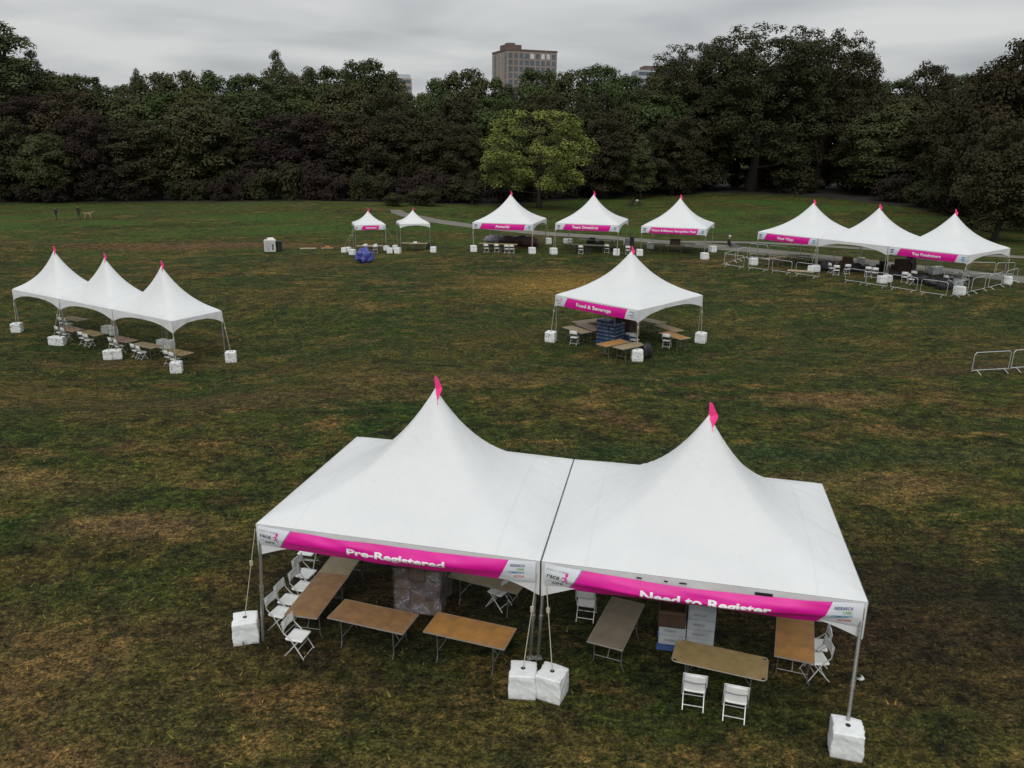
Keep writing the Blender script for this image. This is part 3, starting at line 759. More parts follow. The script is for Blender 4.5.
for k in range(12):
    for i in range(nn): m.f.append((k*nn+i, k*nn+(i+1) % nn, (k+1)*nn+(i+1) % nn, (k+1)*nn+i)); m.mi.append(0)
m.build('film_wrap', MT['film'], r, smooth=True)
# white cartons on a blue pallet under the right tent
c = gp(685, 640, 0); r = empty('pallet_load', c, FR+.02, 'stack of white cartons on a blue pallet under the Need to Register banner', 'pallet load')
pallet_mb(1.25, 1.0).build('pallet', MT['pallet'], r)
for k in range(4):
    for i in range(2):
        for j in range(2):
            if k >= 2 and i == 0 and j == 0: continue
            m = MB(); m.box((-.30+i*.60, -.24+j*.48, .14+.24*(k+.5)), (.58, .46, .23), rnd.uniform(-.03, .03))
            b_ = m.build('carton', MT['cartonw'], r, bevel=.01)
            m = MB(); m.box((-.30+i*.60-.05, -.24+j*.48-.235, .14+.24*(k+.5)), (.26, .006, .05)); m.build('printed_strip', MT['tgrey'], b_)
rb = FR+.04; off = Matrix.Rotation(rb, 3, 'Z') @ Vector((-.34, -.30, 0))
m = MB(); m.box((0, 0, .01), (.58, .44, .02))
for s in (-1, 1): m.box((0, s*.21, .20), (.58, .02, .40)); m.box((s*.28, 0, .20), (.02, .40, .40))
bx = m.build('open_carton', MT['carddark'], None, loc=(c.x+off.x, c.y+off.y, c.z+.624), rz=rb); tag(bx, 'open dark brown carton sitting in the front corner of the white carton stack', 'carton')
for (y_, z_) in ((-.27, .385), (.27, .405)): m = MB(); m.box((0, y_, z_), (.56, .11, .008)); m.build('flap', MT['card'], bx)
# scrap of clear plastic on the grass
c = gp(860, 679); m = MB()
for i in range(9):
    a = i*2.4; m.add([(math.cos(a)*.1, math.sin(a)*.07, .005), (math.cos(a+.9)*.09, math.sin(a+.9)*.07, .03), (math.cos(a+2)*.04, math.sin(a+2)*.04, .07+.01*(i % 3))], [(0, 1, 2)])
tag(m.build('plastic_scrap', MT['litter'], None, loc=c), 'crumpled clear plastic scrap on the grass right of the tent pole', 'litter')

# ---- tents farther away: origin, heading, size, ground
FIT = dict(L=((-32.39, 50.33), -32.3, -1.41, (5.54, 3.23), 3), M=((2.49, 45.18), -45.0, -.52, (5.94, 6.21), 1), A=((-3.94, 77.43), -14.2, .40, (6.0, 6.26), 1),
           B=((4.01, 75.98), -15.8, .53, (6.06, 6.23), 1), C=((12.22, 76.13), -20.1, .29, (6.12, 6.06), 1), R=((21.52, 70.09), -52.7, .49, (5.93, 6.78), 3),
           S=((-15.9, 79.98), 16.3, -.23, (3.09, 2.93), 1), T=((-11.48, 80.89), 15.2, -.18, (3.08, 2.94), 1))
LAB = dict(L=['left tent of the row of three standing at the left edge', 'middle tent of the row of three standing at the left edge', 'right tent of the row of three standing at the left edge'],
           M=['single white tent in mid field carrying the Food & Beverage banner'], A=['white tent with banner, leftmost of three spaced along the far path'],
           B=['white tent with banner, middle of three spaced along the far path'], C=['white tent with banner, rightmost of three spaced along the far path'],
           R=['left tent of the fenced row of three, with the Hope Village banner', 'middle tent of the fenced row of three, without a banner', 'right tent of the fenced row of three, with the Top Fundraisers banner'],
           S=['tiny white tent with a pink banner, left of the two small ones'], T=['tiny white tent without a banner, right of the two small ones'])
GRP = dict(L='row of three tents at the left', R='fenced row of three tents at the right', S='small white tents', T='small white tents', A='white tents along the far path', B='white tents along the far path', C='white tents along the far path')
TC = {}
for k, ((ox, oy), th_, gz, (su, sv), n_) in FIT.items():
    u = Vector((math.cos(R(th_)), math.sin(R(th_)), 0)); v = Vector((-u.y, u.x, 0)); o = Vector((ox, oy, 0)); TC[k] = []
    small = k in 'ST'
    for i in range(n_):
        e = .03 if n_ > 1 else 0
        cs = [o+u*(su*i+e), o+u*(su*(i+1)-e), o+u*(su*(i+1)-e)+v*sv, o+u*(su*i+e)+v*sv]
        t, cc, z = tent(cs, gz+HE, RISE if not small else 1.22, LAB[k][i], GRP.get(k), hscale=1.0 if not small else .9, small=small, vd=(.22, .68) if not small else (.16, .42))
        TC[k].append((cc, z))
def ban(k, i, text, label, t0=.3, t1=.7, ts=.55, H=.55, **kw):
    cc, z = TC[k][i]; banner(bcorner(cc[0], z), bcorner(cc[1], z), H, text, label, t0, t1, ts, .66, bulge=.06, sag=.04, fine=False, hang=.04, group='pink banners on the tents', pinkr=(.12, .165, .85, .88), **kw)
ban('M', 0, 'Food & Beverage', 'pink banner reading Food & Beverage on the mid-field tent', .28, .70, .5)
ban('A', 0, 'Awards', 'small pink banner with one short word, on the leftmost far tent', .38, .62, .6, logo=False)
ban('B', 0, 'Team Donations', 'small pink banner with two words, on the middle far tent', .27, .68, .6, logo=False)
ban('C', 0, 'Honor & Memory Recognition Tent', 'small pink banner filled with lettering end to end, on the rightmost far tent', .17, .84, .5, logo=False)
ban('R', 0, 'Hope Village', 'pink banner reading Hope Village on the fenced tents', .35, .62, .5, logo=False)
ban('R', 2, 'Top Fundraisers', 'pink banner reading Top Fundraisers on the fenced tents', .32, .68, .5, logo=False)
cc, z = TC['S'][0]; banner(bcorner(cc[0], z), bcorner(cc[1], z), .42, 'Information', 'small crooked pink banner on the left tiny tent', .36, .70, .5, .66, bulge=.04, sag=.02, fine=False, hang=.08, logo=False, group='pink banners on the tents', pinkr=(.20, .27, .76, .80))

# weights of the far tents
WL = [('left row of three', [(17, 328, 1), (54.5, 341, .86), (60.5, 341.5, .86), (109.5, 355, .9), (117, 354.5, .9), (176.5, 367.5, 1), (107, 330, .85), (113.5, 331.5, .85), (162.5, 344, .85), (169.5, 345, .85), (231, 357, 1)],
       ['at the far left pole of the left row of three tents', 'left one of the pair at the second front pole, left row', 'right one of the pair at the second front pole, left row', 'left one of the pair at the third front pole, left row', 'right one of the pair at the third front pole, left row', 'at the nearest front pole of the left row of three tents',
        'left one of the pair behind the left row, by the third table', 'right one of the pair behind the left row, by the third table', 'left one of the pair behind the left row, by the last tables', 'right one of the pair behind the left row, by the last tables', 'at the right rear pole of the left row of three tents']),
      ('m', [(551, 337, 1), (637, 355.5, 1), (701, 338, 1)], ['at the left pole of the Food & Beverage tent', 'at the front pole of the Food & Beverage tent, with a dark bag', 'at the right pole of the Food & Beverage tent']),
      ('a', [(473.5, 249, 1), (532, 251, 1), (548.5, 241.5, 1)], ['at the front left of the leftmost far tent', 'at the front right of the leftmost far tent', 'at the back right of the leftmost far tent']),
      ('b', [(553.5, 251.5, 1), (616.5, 252.5, 1), (566, 241.5, .8), (569.8, 241.5, .8), (626.5, 243.5, .9)], ['at the front left of the middle far tent', 'at the front right of the middle far tent', 'left one of the pair behind the middle far tent', 'right one of the pair behind the middle far tent', 'at the back right of the middle far tent']),
      ('c', [(639.5, 253, 1), (704.6, 256.5, 1), (712.5, 249.5, 1), (650.5, 246, 1)], ['at the front left of the rightmost far tent', 'at the front right of the rightmost far tent', 'at the back right of the rightmost far tent', 'at the back left of the rightmost far tent']),
      ('r', [(753.5, 262, 1), (811, 269.5, .85), (816, 269, .85), (882, 280, .9), (887.5, 279, .9), (959.5, 291, 1), (1007, 280.5, 1), (861, 261.5, 1), (934, 271, 1), (938.5, 270.5, 1)],
       ['at the front left pole of the fenced row', 'left one of the pair at the second front pole of the fenced row', 'right one of the pair at the second front pole of the fenced row', 'left one of the pair at the third front pole of the fenced row', 'right one of the pair at the third front pole of the fenced row',
        'at the nearest front pole of the fenced row, beside the barriers', 'at the far right pole of the fenced row', 'behind the middle tent of the fenced row', 'left one of the pair behind the right tent of the fenced row', 'right one of the pair behind the right tent of the fenced row']),
      ('s', [(344, 250.5, .8), (348.5, 250, .8), (352.5, 252.5, .9), (386.5, 248.5, .8), (389.5, 251, .9), (395.5, 248, .8), (397.8, 251, .95), (433.5, 250, .9)],
       ['leftmost of the heap left of the left tiny tent', 'middle one of the heap left of the left tiny tent', 'nearest one of the heap left of the left tiny tent', 'rear one at the right of the left tiny tent', 'front one at the right of the left tiny tent', 'rear one at the left of the right tiny tent', 'front one at the left of the right tiny tent', 'at the right of the right tiny tent'])]
wi = 0; WOBJ = {}
for gname, pts, labs in WL:
    for (x, y, sc), lb in zip(pts, labs):
        wi += 1; WOBJ[lb] = weight_at(x, y-.5, rnd.uniform(-.5, .5), 'white weight, '+lb, None, sc)
# straps
def near_pole(wt, corners, z):
    c = min(corners, key=lambda p: (Vector((p.x, p.y))-Vector(wt.location[:2])).length); return Vector((c.x, c.y, z-.25))
strap_to(w1, (cL[0].x-.03, cL[0].y, HE-.12))
strap_to(w2, (cL[1].x-.05, cL[1].y, HE-.25)); strap_to(w3, (cR[0].x+.08, cR[0].y, HE-.25))
for k in TC:
    for lb, wt in WOBJ.items():
        for cc, z in TC[k]:
            c = min(cc, key=lambda p: (Vector((p.x, p.y))-Vector(wt.location[:2])).length)
            if (Vector((c.x, c.y))-Vector(wt.location[:2])).length < 1.6 and not any(ch.name.startswith('strap') and not ch.name.startswith('strap_hole') for ch in wt.children):
                strap_to(wt, (c.x, c.y, z-.25))

# tables and chairs, left row
uh = R(-32.3); GTL = 'tables under the left row of tents'; GCL = 'chairs under the left row of tents'
for i, (x, y, kd) in enumerate(((75, 318.5, 'pale'), (70.5, 328.5, 'pink'), (92, 332.8, 'tan'), (123, 339.2, 'pink'), (147, 345, 'pale'), (177, 351.8, 'tan'))):
    c = gp(x, y, .745); TB[kd].place(c, uh+rnd.uniform(-.06, .06), f'folding table, {ORD[i]} from the far left under the left row of tents', GTL)
for i, (x, y) in enumerate(((63.5, 322.5), (68, 323.5), (60.5, 332), (66.5, 333.5), (84, 337.5), (89, 339.5), (114, 343.5), (119.5, 345.5), (136.5, 350), (142, 352), (169.5, 356.5), (175, 358.5))):
    c = gp(x, y, .45); CHAIR.place(Vector((c.x, c.y, ground(c.x, c.y))), uh+rnd.uniform(-.15, .15), f'small white chair, {ORD[i]} from the far left under the left row of tents', GCL)
# mid tent
GTM = 'tables under the Food & Beverage tent'
for (x, y, e, kd, lb) in ((577, 329.4, ((564, 327), (583, 333)), 'pale', 'pale table, nearest one at the left of the Food & Beverage tent'), (588, 321.2, ((573.7, 321.6), (599.7, 318.5)), 'pale', 'pale table, farthest one at the left of the Food & Beverage tent'),
                          (589.5, 326.8, ((578.5, 324.8), (596, 331)), 'pink', 'pinkish table beside the blue bottle packs'), (613.3, 342.8, ((599, 343.8), (618.8, 339.8)), 'orange', 'orange table in front of the blue bottle packs'),
                          (629.7, 345.5, ((624.3, 349), (644.8, 344.5)), 'pale', 'pale table next to the front pole of the Food & Beverage tent'), (651, 320.7, ((642, 318.2), (658.4, 322.1)), 'pale', 'pale table, farthest one at the right of the Food & Beverage tent'),
                          (669, 327.8, ((655, 325.3), (675.5, 331.9)), 'tan', 'tan table, middle one at the right of the Food & Beverage tent'), (674.6, 335.3, ((661.2, 332.6), (681, 339)), 'orange', 'orange-ended table, nearest one at the right of the Food & Beverage tent')):
    table_at(kd, (x, y), e, lb, GTM)
chair_at(574.5, 337, R(-25), 'white chair at the left tables of the Food & Beverage tent', 'chairs under the Food & Beverage tent')
chair_at(667, 340, R(-25), 'white chair at the right tables of the Food & Beverage tent', 'chairs under the Food & Beverage tent')
chair_at(634.5, 339.5, R(-40), 'white chair behind the front pole of the Food & Beverage tent', 'chairs under the Food & Beverage tent')
c = gp(610, 342, 0); r = empty('bottle_pallet', c, R(-40), 'stepped stack of blue shrink-wrapped bottle packs under the Food & Beverage tent', 'bottle stack')
pallet_mb(1.3, 1.1).build('pallet', MT['pallet'], r)
for k in range(6):
    for i in range(3):
        for j in range(2):
            if k == 5 and i == 2 or (k == 5 and j == 1) : continue
            m = MB(); x = -.43+i*.43; y = -.27+j*.54; z = .14+.21*k
            m.cur = 0; m.box((x, y, z+.07), (.41, .52, .135), rnd.uniform(-.03, .03)); m.cur = 1; m.box((x, y, z+.17), (.39, .50, .06), rnd.uniform(-.03, .03)); m.build('bottle_pack', [MT['navy'], MT['bluew']], r)
ptop = c+Matrix.Rotation(R(-40), 3, 'Z') @ Vector((.40, .27, 0))
m = MB(); m.box((0, 0, .22), (.34, .28, .44)); m.box((.0, -.15, .36), (.26, .03, .08))
tag(m.build('coffee_urn', MT['dark'], None, bevel=.02, loc=(ptop.x-.03, ptop.y-.05, c.z+1.19), rz=R(-30)), 'black boxy dispenser on top of the blue bottle packs', 'dispenser')
c = gp(626.5, 338.5); r = empty('carton_stack', c, R(-35), 'tall dark brown carton stack right of the blue bottle packs', 'cartons')
for k in range(3): m = MB(); m.box((.02*(k-1), 0, .22+.44*k), (.55, .5, .43), .05*k); m.build('carton', MT['carddark'], r, bevel=.01)
c = gp(634.5, 335.5, 0); r = empty('supply_cabinet', c, R(-35), 'pale wooden cabinet with dark panel behind the front pole of the mid-field tent', 'cabinet')
m = MB(); m.box((0, 0, .5), (.5, .45, 1.0)); m.build('body', MT['wood2'], r, bevel=.015); m = MB(); m.box((0, -.235, .62), (.26, .02, .5)); m.build('door', MT['legm'], r); m = MB(); m.box((0, 0, 1.015), (.58, .52, .03)); m.build('top', MT['cartonw'], r)
c = gp(630.5, 341.0, 0); r = empty('drinks_cooler', c, R(-20), 'blue and white drinks cooler beside the blue bottle packs', 'cooler')
m = MB(); m.box((0, 0, .2), (.62, .38, .4)); m.build('body', MT['pallet'], r, bevel=.03); m = MB(); m.box((0, 0, .43), (.64, .40, .06)); m.build('lid', MT['chair'], r, bevel=.02)
# dark bag beside the front weight
def blob(name, size, mat, loc, seed, flat=.0, amp=.25, freq=2.2, rz=0, sub=3):
    bm = bmesh.new(); bmesh.ops.create_icosphere(bm, subdivisions=sub, radius=1)
    for v in bm.verts:
        n_ = v.co.normalized(); a = 1+amp*mnoise.noise(n_*freq+Vector((seed, 0, 0)))+amp*.5*mnoise.noise(n_*freq*2.6+Vector((0, seed, 0)))
        p = n_*a; v.co = Vector((p.x*size[0]/2, p.y*size[1]/2, max(p.z*.62+.42, 0)*size[2]*.95))
    me = bpy.data.meshes.new(name); bm.to_mesh(me); bm.free(); me.materials.append(mat); me.polygons.foreach_set('use_smooth', [True]*len(me.polygons))
    o = bpy.data.objects.new(name, me); COL.objects.link(o); o.location = loc; o.rotation_euler = (0, 0, rz); return o
tag(blob('rubbish_bag', (.75, .65, .85), MT['dark'], gp(645.5, 357.5), 4, rz=.5), 'black rubbish bag slumped against the weight of the Food & Beverage tent', 'bag')
tag(blob('tarp_bundle', (1.35, 1.1, 1.35), MT['tarp'], gp(365, 262.5), 8, amp=.5, rz=.2, sub=4), 'crumpled purple-blue tarp bundle on the grass before the tiny tents', 'tarp')

# white booth and bin at far left
c = gp(270.5, 251.5); r = empty('equipment_cart', c, R(14), 'white boxy cart with cluttered top, alone on the far left grass', 'cart')
m = MB(); m.box((0, 0, .52), (1.1, .8, 1.0)); m.build('body', MT['capw'], r, bevel=.03); m = MB(); m.box((-.18, -.41, .55), (.45, .02, .7)); m.build('door', MT['cartonw'], r); m = MB(); m.box((.28, -.41, .5), (.18, .02, .6)); m.build('panel', MT['legm'], r)
m = MB(); m.box((.02, 0, 1.10), (1.2, .85, .16), 0, .92); m.build('lid', MT['capw'], r, bevel=.02); m = MB(); m.box((.1, 0, 1.28), (.8, .5, .18), .2, .6); m.build('folded_cover', MT['chair'], r); m = MB(); m.box((-.25, 0, 1.25), (.2, .2, .14)); m.build('caddy', MT['wood3'], r)
c = gp(279.5, 251.2); m = MB(); m.box((0, 0, .48), (.5, .5, .92), 0, 1.1); m.box((0, 0, .97), (.58, .58, .06)); tag(m.build('wheeled_bin', MT['dark'], None, bevel=.02, loc=c, rz=.2), 'black bin standing at the right side of the white cart', 'bin')
TB['pale'].place(gp(308, 248.2, .745), R(10), 'pale folding table alone between the white cart and the tiny tents', GT, (.82, 1, 1))
TB['brown'].place(gp(327, 247.8, .745), R(12), 'brown folding table with an orange box, left of the tiny tents', GT, (.6, 1, 1))
c = gp(327.5, 247.8, .745); m = MB(); m.box((0, 0, .09), (.5, .35, .17), .2, .9); tag(m.build('orange_crate', MT['wood3'], None, bevel=.01, loc=(c.x, c.y, c.z+.747), rz=.1), 'orange crate on the small brown table', 'crate')
for i, (x, y) in enumerate(((366, 245.6), (374, 245.8))): TB['pale'].place(gp(x, y, .745), R(14+4*i), f'pale table under the left tiny tent, {["left", "right"][i]} of two', GT)
for i, (x, y) in enumerate(((411, 242.8), (418.5, 243.3))): TB['pale'].place(gp(x, y, .745), R(12), f'pale table under the right tiny tent, {["left", "right"][i]} of two', GT)
for i, (x, y) in enumerate(((365, 248.5), (375, 249))): chair_at(x, y, R(15), f'white chair in front of the left tiny tent\'s tables, {["left", "right"][i]} of two', GC)
c = gp(428.3, 248.5); m = MB(); m.box((0, 0, .3), (.4, .35, .6)); tag(m.build('loudspeaker', MT['dark'], None, bevel=.02, loc=c, rz=.2), 'black box at the right pole of the right tiny tent', 'box')
for i, (x, y) in enumerate(((365.6, 245.4), (375.5, 245.5), (415.2, 243))):
    c = gp(x, y, .745); m = MB(); m.box((0, 0, .06), (.34, .26, .12)); m.box((.05, 0, .135), (.2, .2, .03))
    tag(m.build('paper_stack', MT['chair'], None, loc=(c.x, c.y, c.z+.746), rz=.3*i), ['white boxes on the left table of the left tiny tent', 'white boxes on the right table of the left tiny tent', 'white boxes on a table of the right tiny tent'][i], 'box')

# under the three path tents
def rows(name, y, xs_, kd, h, lab, rz=R(-14)):
    for i, x in enumerate(xs_): TB[kd].place(gp(x, y[i] if isinstance(y, (list, tuple)) else y, .745), rz, lab.format(ORD[i]), GT)
rows('', [243.4, 244.0], [489, 508], 'tan', 0, 'tan table, {} from the left under the leftmost far tent')
for i, (x, y) in enumerate(((486.5, 248), (497, 248), (507, 248.8), (512, 248.8))): chair_at(x, y, R(-14), f'pale chair, {ORD[i]} from the left under the leftmost far tent', GC)
for i, (x, y, sx, mt) in enumerate(((496, 241.6, 2.2, 'greyc'), (509, 242.6, 2.0, 'maroon'), (520.5, 243.6, 1.8, 'maroon'))):
    m_ = blob('covered_pile', (sx+.3, 1.1, .85+.07*i), MT[mt], gp(x, y+1.4), i+20, amp=.3, rz=R(-14)); tag(m_, ['grey covered pile behind the tables of the leftmost far tent', 'maroon covered pile in the middle of the leftmost far tent', 'maroon covered pile at the right of the leftmost far tent'][i], 'covered pile')
tag(blob('covered_pile', (1.7, 1.2, 1.1), MT['maroon'], gp(533-3.5, 246.8), 31, amp=.3), 'large maroon covered heap beside the right weight of the leftmost far tent', 'covered pile')
rows('', [244.3, 245.1], [581, 597], 'grey', 0, 'grey-brown table, {} from the left in front under the middle far tent')
rows('', [239.6, 240.4], [589, 606], 'grey', 0, 'grey-brown table, {} from the left at the back under the middle far tent')
for i, (x, y) in enumerate(((581, 249.5), (607, 248.5), (628, 250))): chair_at(x, y, R(-15), f'pale chair, {ORD[i]} from the left under the middle far tent', GC)
for i, (x, y, w_) in enumerate(((591, 246.6, .9), (600, 250, .8))):
    m = MB(); m.box((0, 0, .40), (w_, .5, .8)); m.box((.1, 0, .86), (w_*.6, .4, .12)); tag(m.build('dark_crate', MT['dark'], None, bevel=.02, loc=gp(x, y), rz=R(-15)), ['black crate between the tables of the middle far tent', 'black crate in front of the tables of the middle far tent'][i], 'crate')
c = gp(627.5, 246.8); m = MB(); m.box((0, 0, .42), (.55, .45, .84)); tag(m.build('stacked_bin', MT['greyc'], None, bevel=.04, loc=c), 'grey bin between the middle and rightmost far tents', 'bin')
c = gp(631.5, 249.0); m = MB(); m.box((0, 0, .62), (.4, .4, 1.2)); tag(m.build('loudspeaker', MT['dark'], None, bevel=.03, loc=c), 'tall black loudspeaker between the middle and rightmost far tents', 'loudspeaker')
rows('', [243.8, 245.2], [655, 675], 'grey', 0, 'grey-brown table, {} from the left under the rightmost far tent', R(-18))
TB['tan'].place(gp(686, 243.3, .745), R(-18), 'tan table at the back right under the rightmost far tent', GT)
c = gp(673.5, 242.5, .745); m = MB(); m.box((0, 0, .3), (.95, .5, .55)); m.box((0, 0, .015), (1.0, .55, .03)); 
c2 = gp(675, 245.2, .745); tag(m.build('brown_carton', MT['carddark'], None, bevel=.01, loc=(c2.x, c2.y, c2.z+.747), rz=R(-18)), 'large brown carton on a table of the rightmost far tent', 'carton')

# fenced tents: barriers
def make_barrier():
    r = empty('crowd_barrier', (0, 0, 0)); tag(r, 'barrier', 'barrier'); W_ = 2.3
    m = MB(); h = 1.08; z0 = .18
    m.tube([(-W_/2, 0, z0), (-W_/2, 0, h-.12), (-W_/2+.12, 0, h), (W_/2-.12, 0, h), (W_/2, 0, h-.12), (W_/2, 0, z0), (-W_/2, 0, z0)], .021, 6, False); m.build('outer_frame', MT['galv'], r)
    m = MB()
    for i in range(1, 16): x = -W_/2+W_*i/16; m.tube([(x, 0, z0), (x, 0, h-.01)], .0032, 4, False)
    m.build('upright_bars', MT['legm'], r)
    for s in (-1, 1): m = MB(); m.tube([(s*.85, 0, z0), (s*.85, -.18, .10), (s*.85, -.33, .012)], .02, 6); m.tube([(s*.85, 0, z0), (s*.85, .18, .10), (s*.85, .33, .012)], .02, 6); m.build('foot', MT['galv'], r)
    return r
BAR = Proto(make_barrier)
def barrier(a, b, label, group):
    a = gp(*a); b = gp(*b); c = (a+b)/2; c.z = ground(c.x, c.y); d_ = b-a
    return BAR.place(c, math.atan2(d_.y, d_.x), label, group, (max(.7, min(1.35, d_.length/2.33)), 1, 1))
GB = 'barriers around the fenced tents'
fr = [((724, 266.5), (743.5, 269)), ((748, 269.3), (768, 272)), ((771.5, 272.2), (791, 275)), ((795, 275.6), (818.5, 278.8)), ((845.5, 282.2), (864, 285)), ((866, 285.5), (886, 288.4)), ((890, 289), (916, 293.3)), ((919.5, 294), (946, 298))]
sd = [((953, 298), (967, 294.5)), ((970.5, 293.8), (984, 290.5)), ((987.5, 289.6), (1001, 286.3)), ((1004, 285.4), (1016, 282.2))]
for i, (a, b) in enumerate(fr): barrier(a, b, f'steel barrier, {ORD[i]} from the left along the front of the fenced tents', GB)
for i, (a, b) in enumerate(sd): barrier(a, b, f'steel barrier, {ORD[i]} from the near corner along the right side of the fence', GB)
for i, (a, b) in enumerate([((724, 265.5), (735, 262)), ((737, 261.5), (747, 258.5))]): barrier(a, b, f'steel barrier, {["near", "far"][i]} one on the left side of the fence', GB)
pts = [(749, 257.6), (768, 259.6), (789, 262), (811, 264.8), (834, 267.6), (858, 270.6), (884, 273.6), (911, 276.6), (940, 279), (968, 280.5), (995, 281.5), (1014, 281.8)]
pts = [(x, y-2.5-(x-749)*.012) for x, y in pts]
for i in range(len(pts)-1): barrier(pts[i], (pts[i+1][0]-1.2, pts[i+1][1]), f'steel barrier, {ORD[i]} from the left along the back of the fence', GB)
for i, (a, b) in enumerate((((971, 374.3), (1008, 371.6)), ((1010, 371.5), (1048, 368.5)))): barrier(a, b, f'steel barrier apart at the right edge of the field, {["left", "right"][i]} of two', 'barriers at the right edge')

uR = R(-52.7)
for i, (x, y, kd) in enumerate(((771, 258.2, 'grey'), (787, 256.2, 'tan'), (800.5, 255.3, 'pale'), (800, 270.8, 'pale'))):
    TB[kd].place(gp(x, y, .745), [R(40), R(20), R(-10), R(-22)][i], ['grey-brown table near the left side of the fence', 'tan table, middle one at the left of the fence', 'pale table at the back of the Hope Village tent', 'pale bare table against the second front pole of the fence'][i], GT)
GR = 'dark goods under the fenced tents'
for i, (x, y) in enumerate(((832, 268), (836.5, 270), (847, 269), (868, 271.5), (875, 272.5), (872, 268), (905, 277), (911, 279), (915, 276), (952, 277), (963, 278), (967, 275.5), (948, 280.5))):
    chair_at(x, y, uR+rnd.uniform(-.8, .8), f'white chair, {ORD[i]} in the scatter under the fenced tents counting from the left', 'chairs under the fenced tents')
for i, (x, y, sx, hh_, mt) in enumerate(((826, 268.5, 1.3, .8, 'cloth'), (846, 265.5, 1.1, .9, 'card'), (856, 269.5, 1.3, .7, 'cloth'), (882, 268.5, .8, .8, 'dark'), (900, 270.5, 1.5, 1.1, 'carddark'), (909, 269.5, .9, 1.25, 'dark'), (894, 276, 1.4, .6, 'cloth'), (922, 281, 1.6, .7, 'dark'), (935, 284, 1.6, .7, 'dark'), (945, 287, 1.3, .6, 'cloth'))):
    g_ = gp(x, y+2); lb = f'{"brown" if mt[:4] == "card" else "black"} heap of gear, {ORD[i]} from the left under the fenced tents'
    if mt[:4] == 'card' or i in (3, 5):
        m = MB(); m.box((0, 0, hh_*.3), (sx, .7, hh_*.6), .1); m.box((.05, 0, hh_*.8), (sx*.7, .5, hh_*.4), -.1); tag(m.build('stacked_cartons' if mt[:4] == 'card' else 'stacked_cases', MT[mt], None, bevel=.02, loc=g_, rz=uR+.3*i), lb, 'cartons' if mt[:4] == 'card' else 'cases', GR)
    else: tag(blob('bag_pile', (sx, .9, hh_), MT[mt], g_, i+50, amp=.35, rz=.4*i), lb, 'bags', GR)
c = gp(957.5, 287.2); r = empty('drinks_cooler', c, uR, 'grey-blue cooler behind the near corner weight of the fence', 'cooler'); m = MB(); m.box((0, 0, .35), (.6, .5, .7)); m.build('body', MT['conc'], r, bevel=.03); m = MB(); m.box((0, 0, .72), (.64, .54, .08)); m.build('lid', MT['denim'], r, bevel=.02)

# ------------------------------------------------------------------ people, dog, picnic table
def skin_body(name, joints, edges, mats, parent=None, sub=2):
    """joints: name -> (x,y,z,r); one continuous skinned surface"""
    keys = list(joints); me = bpy.data.meshes.new(name); me.from_pydata([joints[k][:3] for k in keys], [(keys.index(a), keys.index(b)) for a, b in edges], [])
    o = bpy.data.objects.new(name, me); COL.objects.link(o); md = o.modifiers.new('skin', 'SKIN')
    for i, k in enumerate(keys):
        r_ = joints[k][3]; rr = r_ if isinstance(r_, tuple) else (r_, r_); me.skin_vertices[0].data[i].radius = rr
    me.skin_vertices[0].data[0].use_root = True; md.use_smooth_shade = True
    s = o.modifiers.new('sub', 'SUBSURF'); s.levels = sub; s.render_levels = sub
    dg = bpy.context.evaluated_depsgraph_get(); m2 = bpy.data.meshes.new_from_object(o.evaluated_get(dg)); bpy.data.objects.remove(o)
    m2.materials.clear()
    for mm, _ in mats: m2.materials.append(MT[mm])
    for p in m2.polygons:
        p.use_smooth = True; c_ = p.center
        for i, (_, test) in enumerate(mats):
            if test(c_): p.material_index = i; break
    o = bpy.data.objects.new(name, m2); COL.objects.link(o)
    if parent: o.parent = parent
    return o
def standing(loc, rz, label, top='cloth', legs='denim', stride=.12, arm=.0):
    J = dict(pel=(0, 0, .95, (.15, .11)), wai=(0, 0, 1.10, (.13, .10)), che=(0, 0, 1.30, (.17, .115)), nec=(0, 0, 1.47, .055), hea=(0, .01, 1.57, (.075, .09)), top=(0, .01, 1.68, (.07, .085)),
             hipl=(-.09, 0, .88, .085), knl=(-.10, stride, .48, .058), anl=(-.10, stride*.6, .08, .04), fol=(-.10, stride*.6+.14, .035, .035), hipr=(.09, 0, .88, .085), knr=(.10, -stride*.3, .48, .058), anr=(.10, -stride, .09, .04), fr_=(.10, -stride+.14, .035, .035),
             shl=(-.19, 0, 1.38, .055), ell=(-.25, -.05, 1.10, .042), wrl=(-.24, .06+arm, .87, .03), hal=(-.24, .08+arm, .78, .032), shr=(.19, 0, 1.38, .055), elr=(.25, -.05, 1.10, .042), wrr=(.24, .06, .87, .03), har=(.24, .08, .78, .032))
    E_ = [('pel', 'wai'), ('wai', 'che'), ('che', 'nec'), ('nec', 'hea'), ('hea', 'top'), ('pel', 'hipl'), ('hipl', 'knl'), ('knl', 'anl'), ('anl', 'fol'), ('pel', 'hipr'), ('hipr', 'knr'), ('knr', 'anr'), ('anr', 'fr_'), ('che', 'shl'), ('shl', 'ell'), ('ell', 'wrl'), ('wrl', 'hal'), ('che', 'shr'), ('shr', 'elr'), ('elr', 'wrr'), ('wrr', 'har')]
    r = empty('person', loc, rz, label, 'person', None)
    skin_body('body', J, E_, [('cloth', lambda c: c.z > 1.63 or (c.z > 1.52 and c.y < 0)), ('skin', lambda c: c.z > 1.47 or (c.z < .84 and abs(c.x) > .19)), (top, lambda c: c.z > .93), (legs, lambda c: True)], r)
    return r
standing(gp(57, 220.5), R(160), 'person in dark clothes standing on the far left grass, farther from the dog', legs='cloth')
standing(gp(79.5, 218.8), R(200), 'person in black standing on the far left grass beside the dog', legs='cloth', stride=.04)
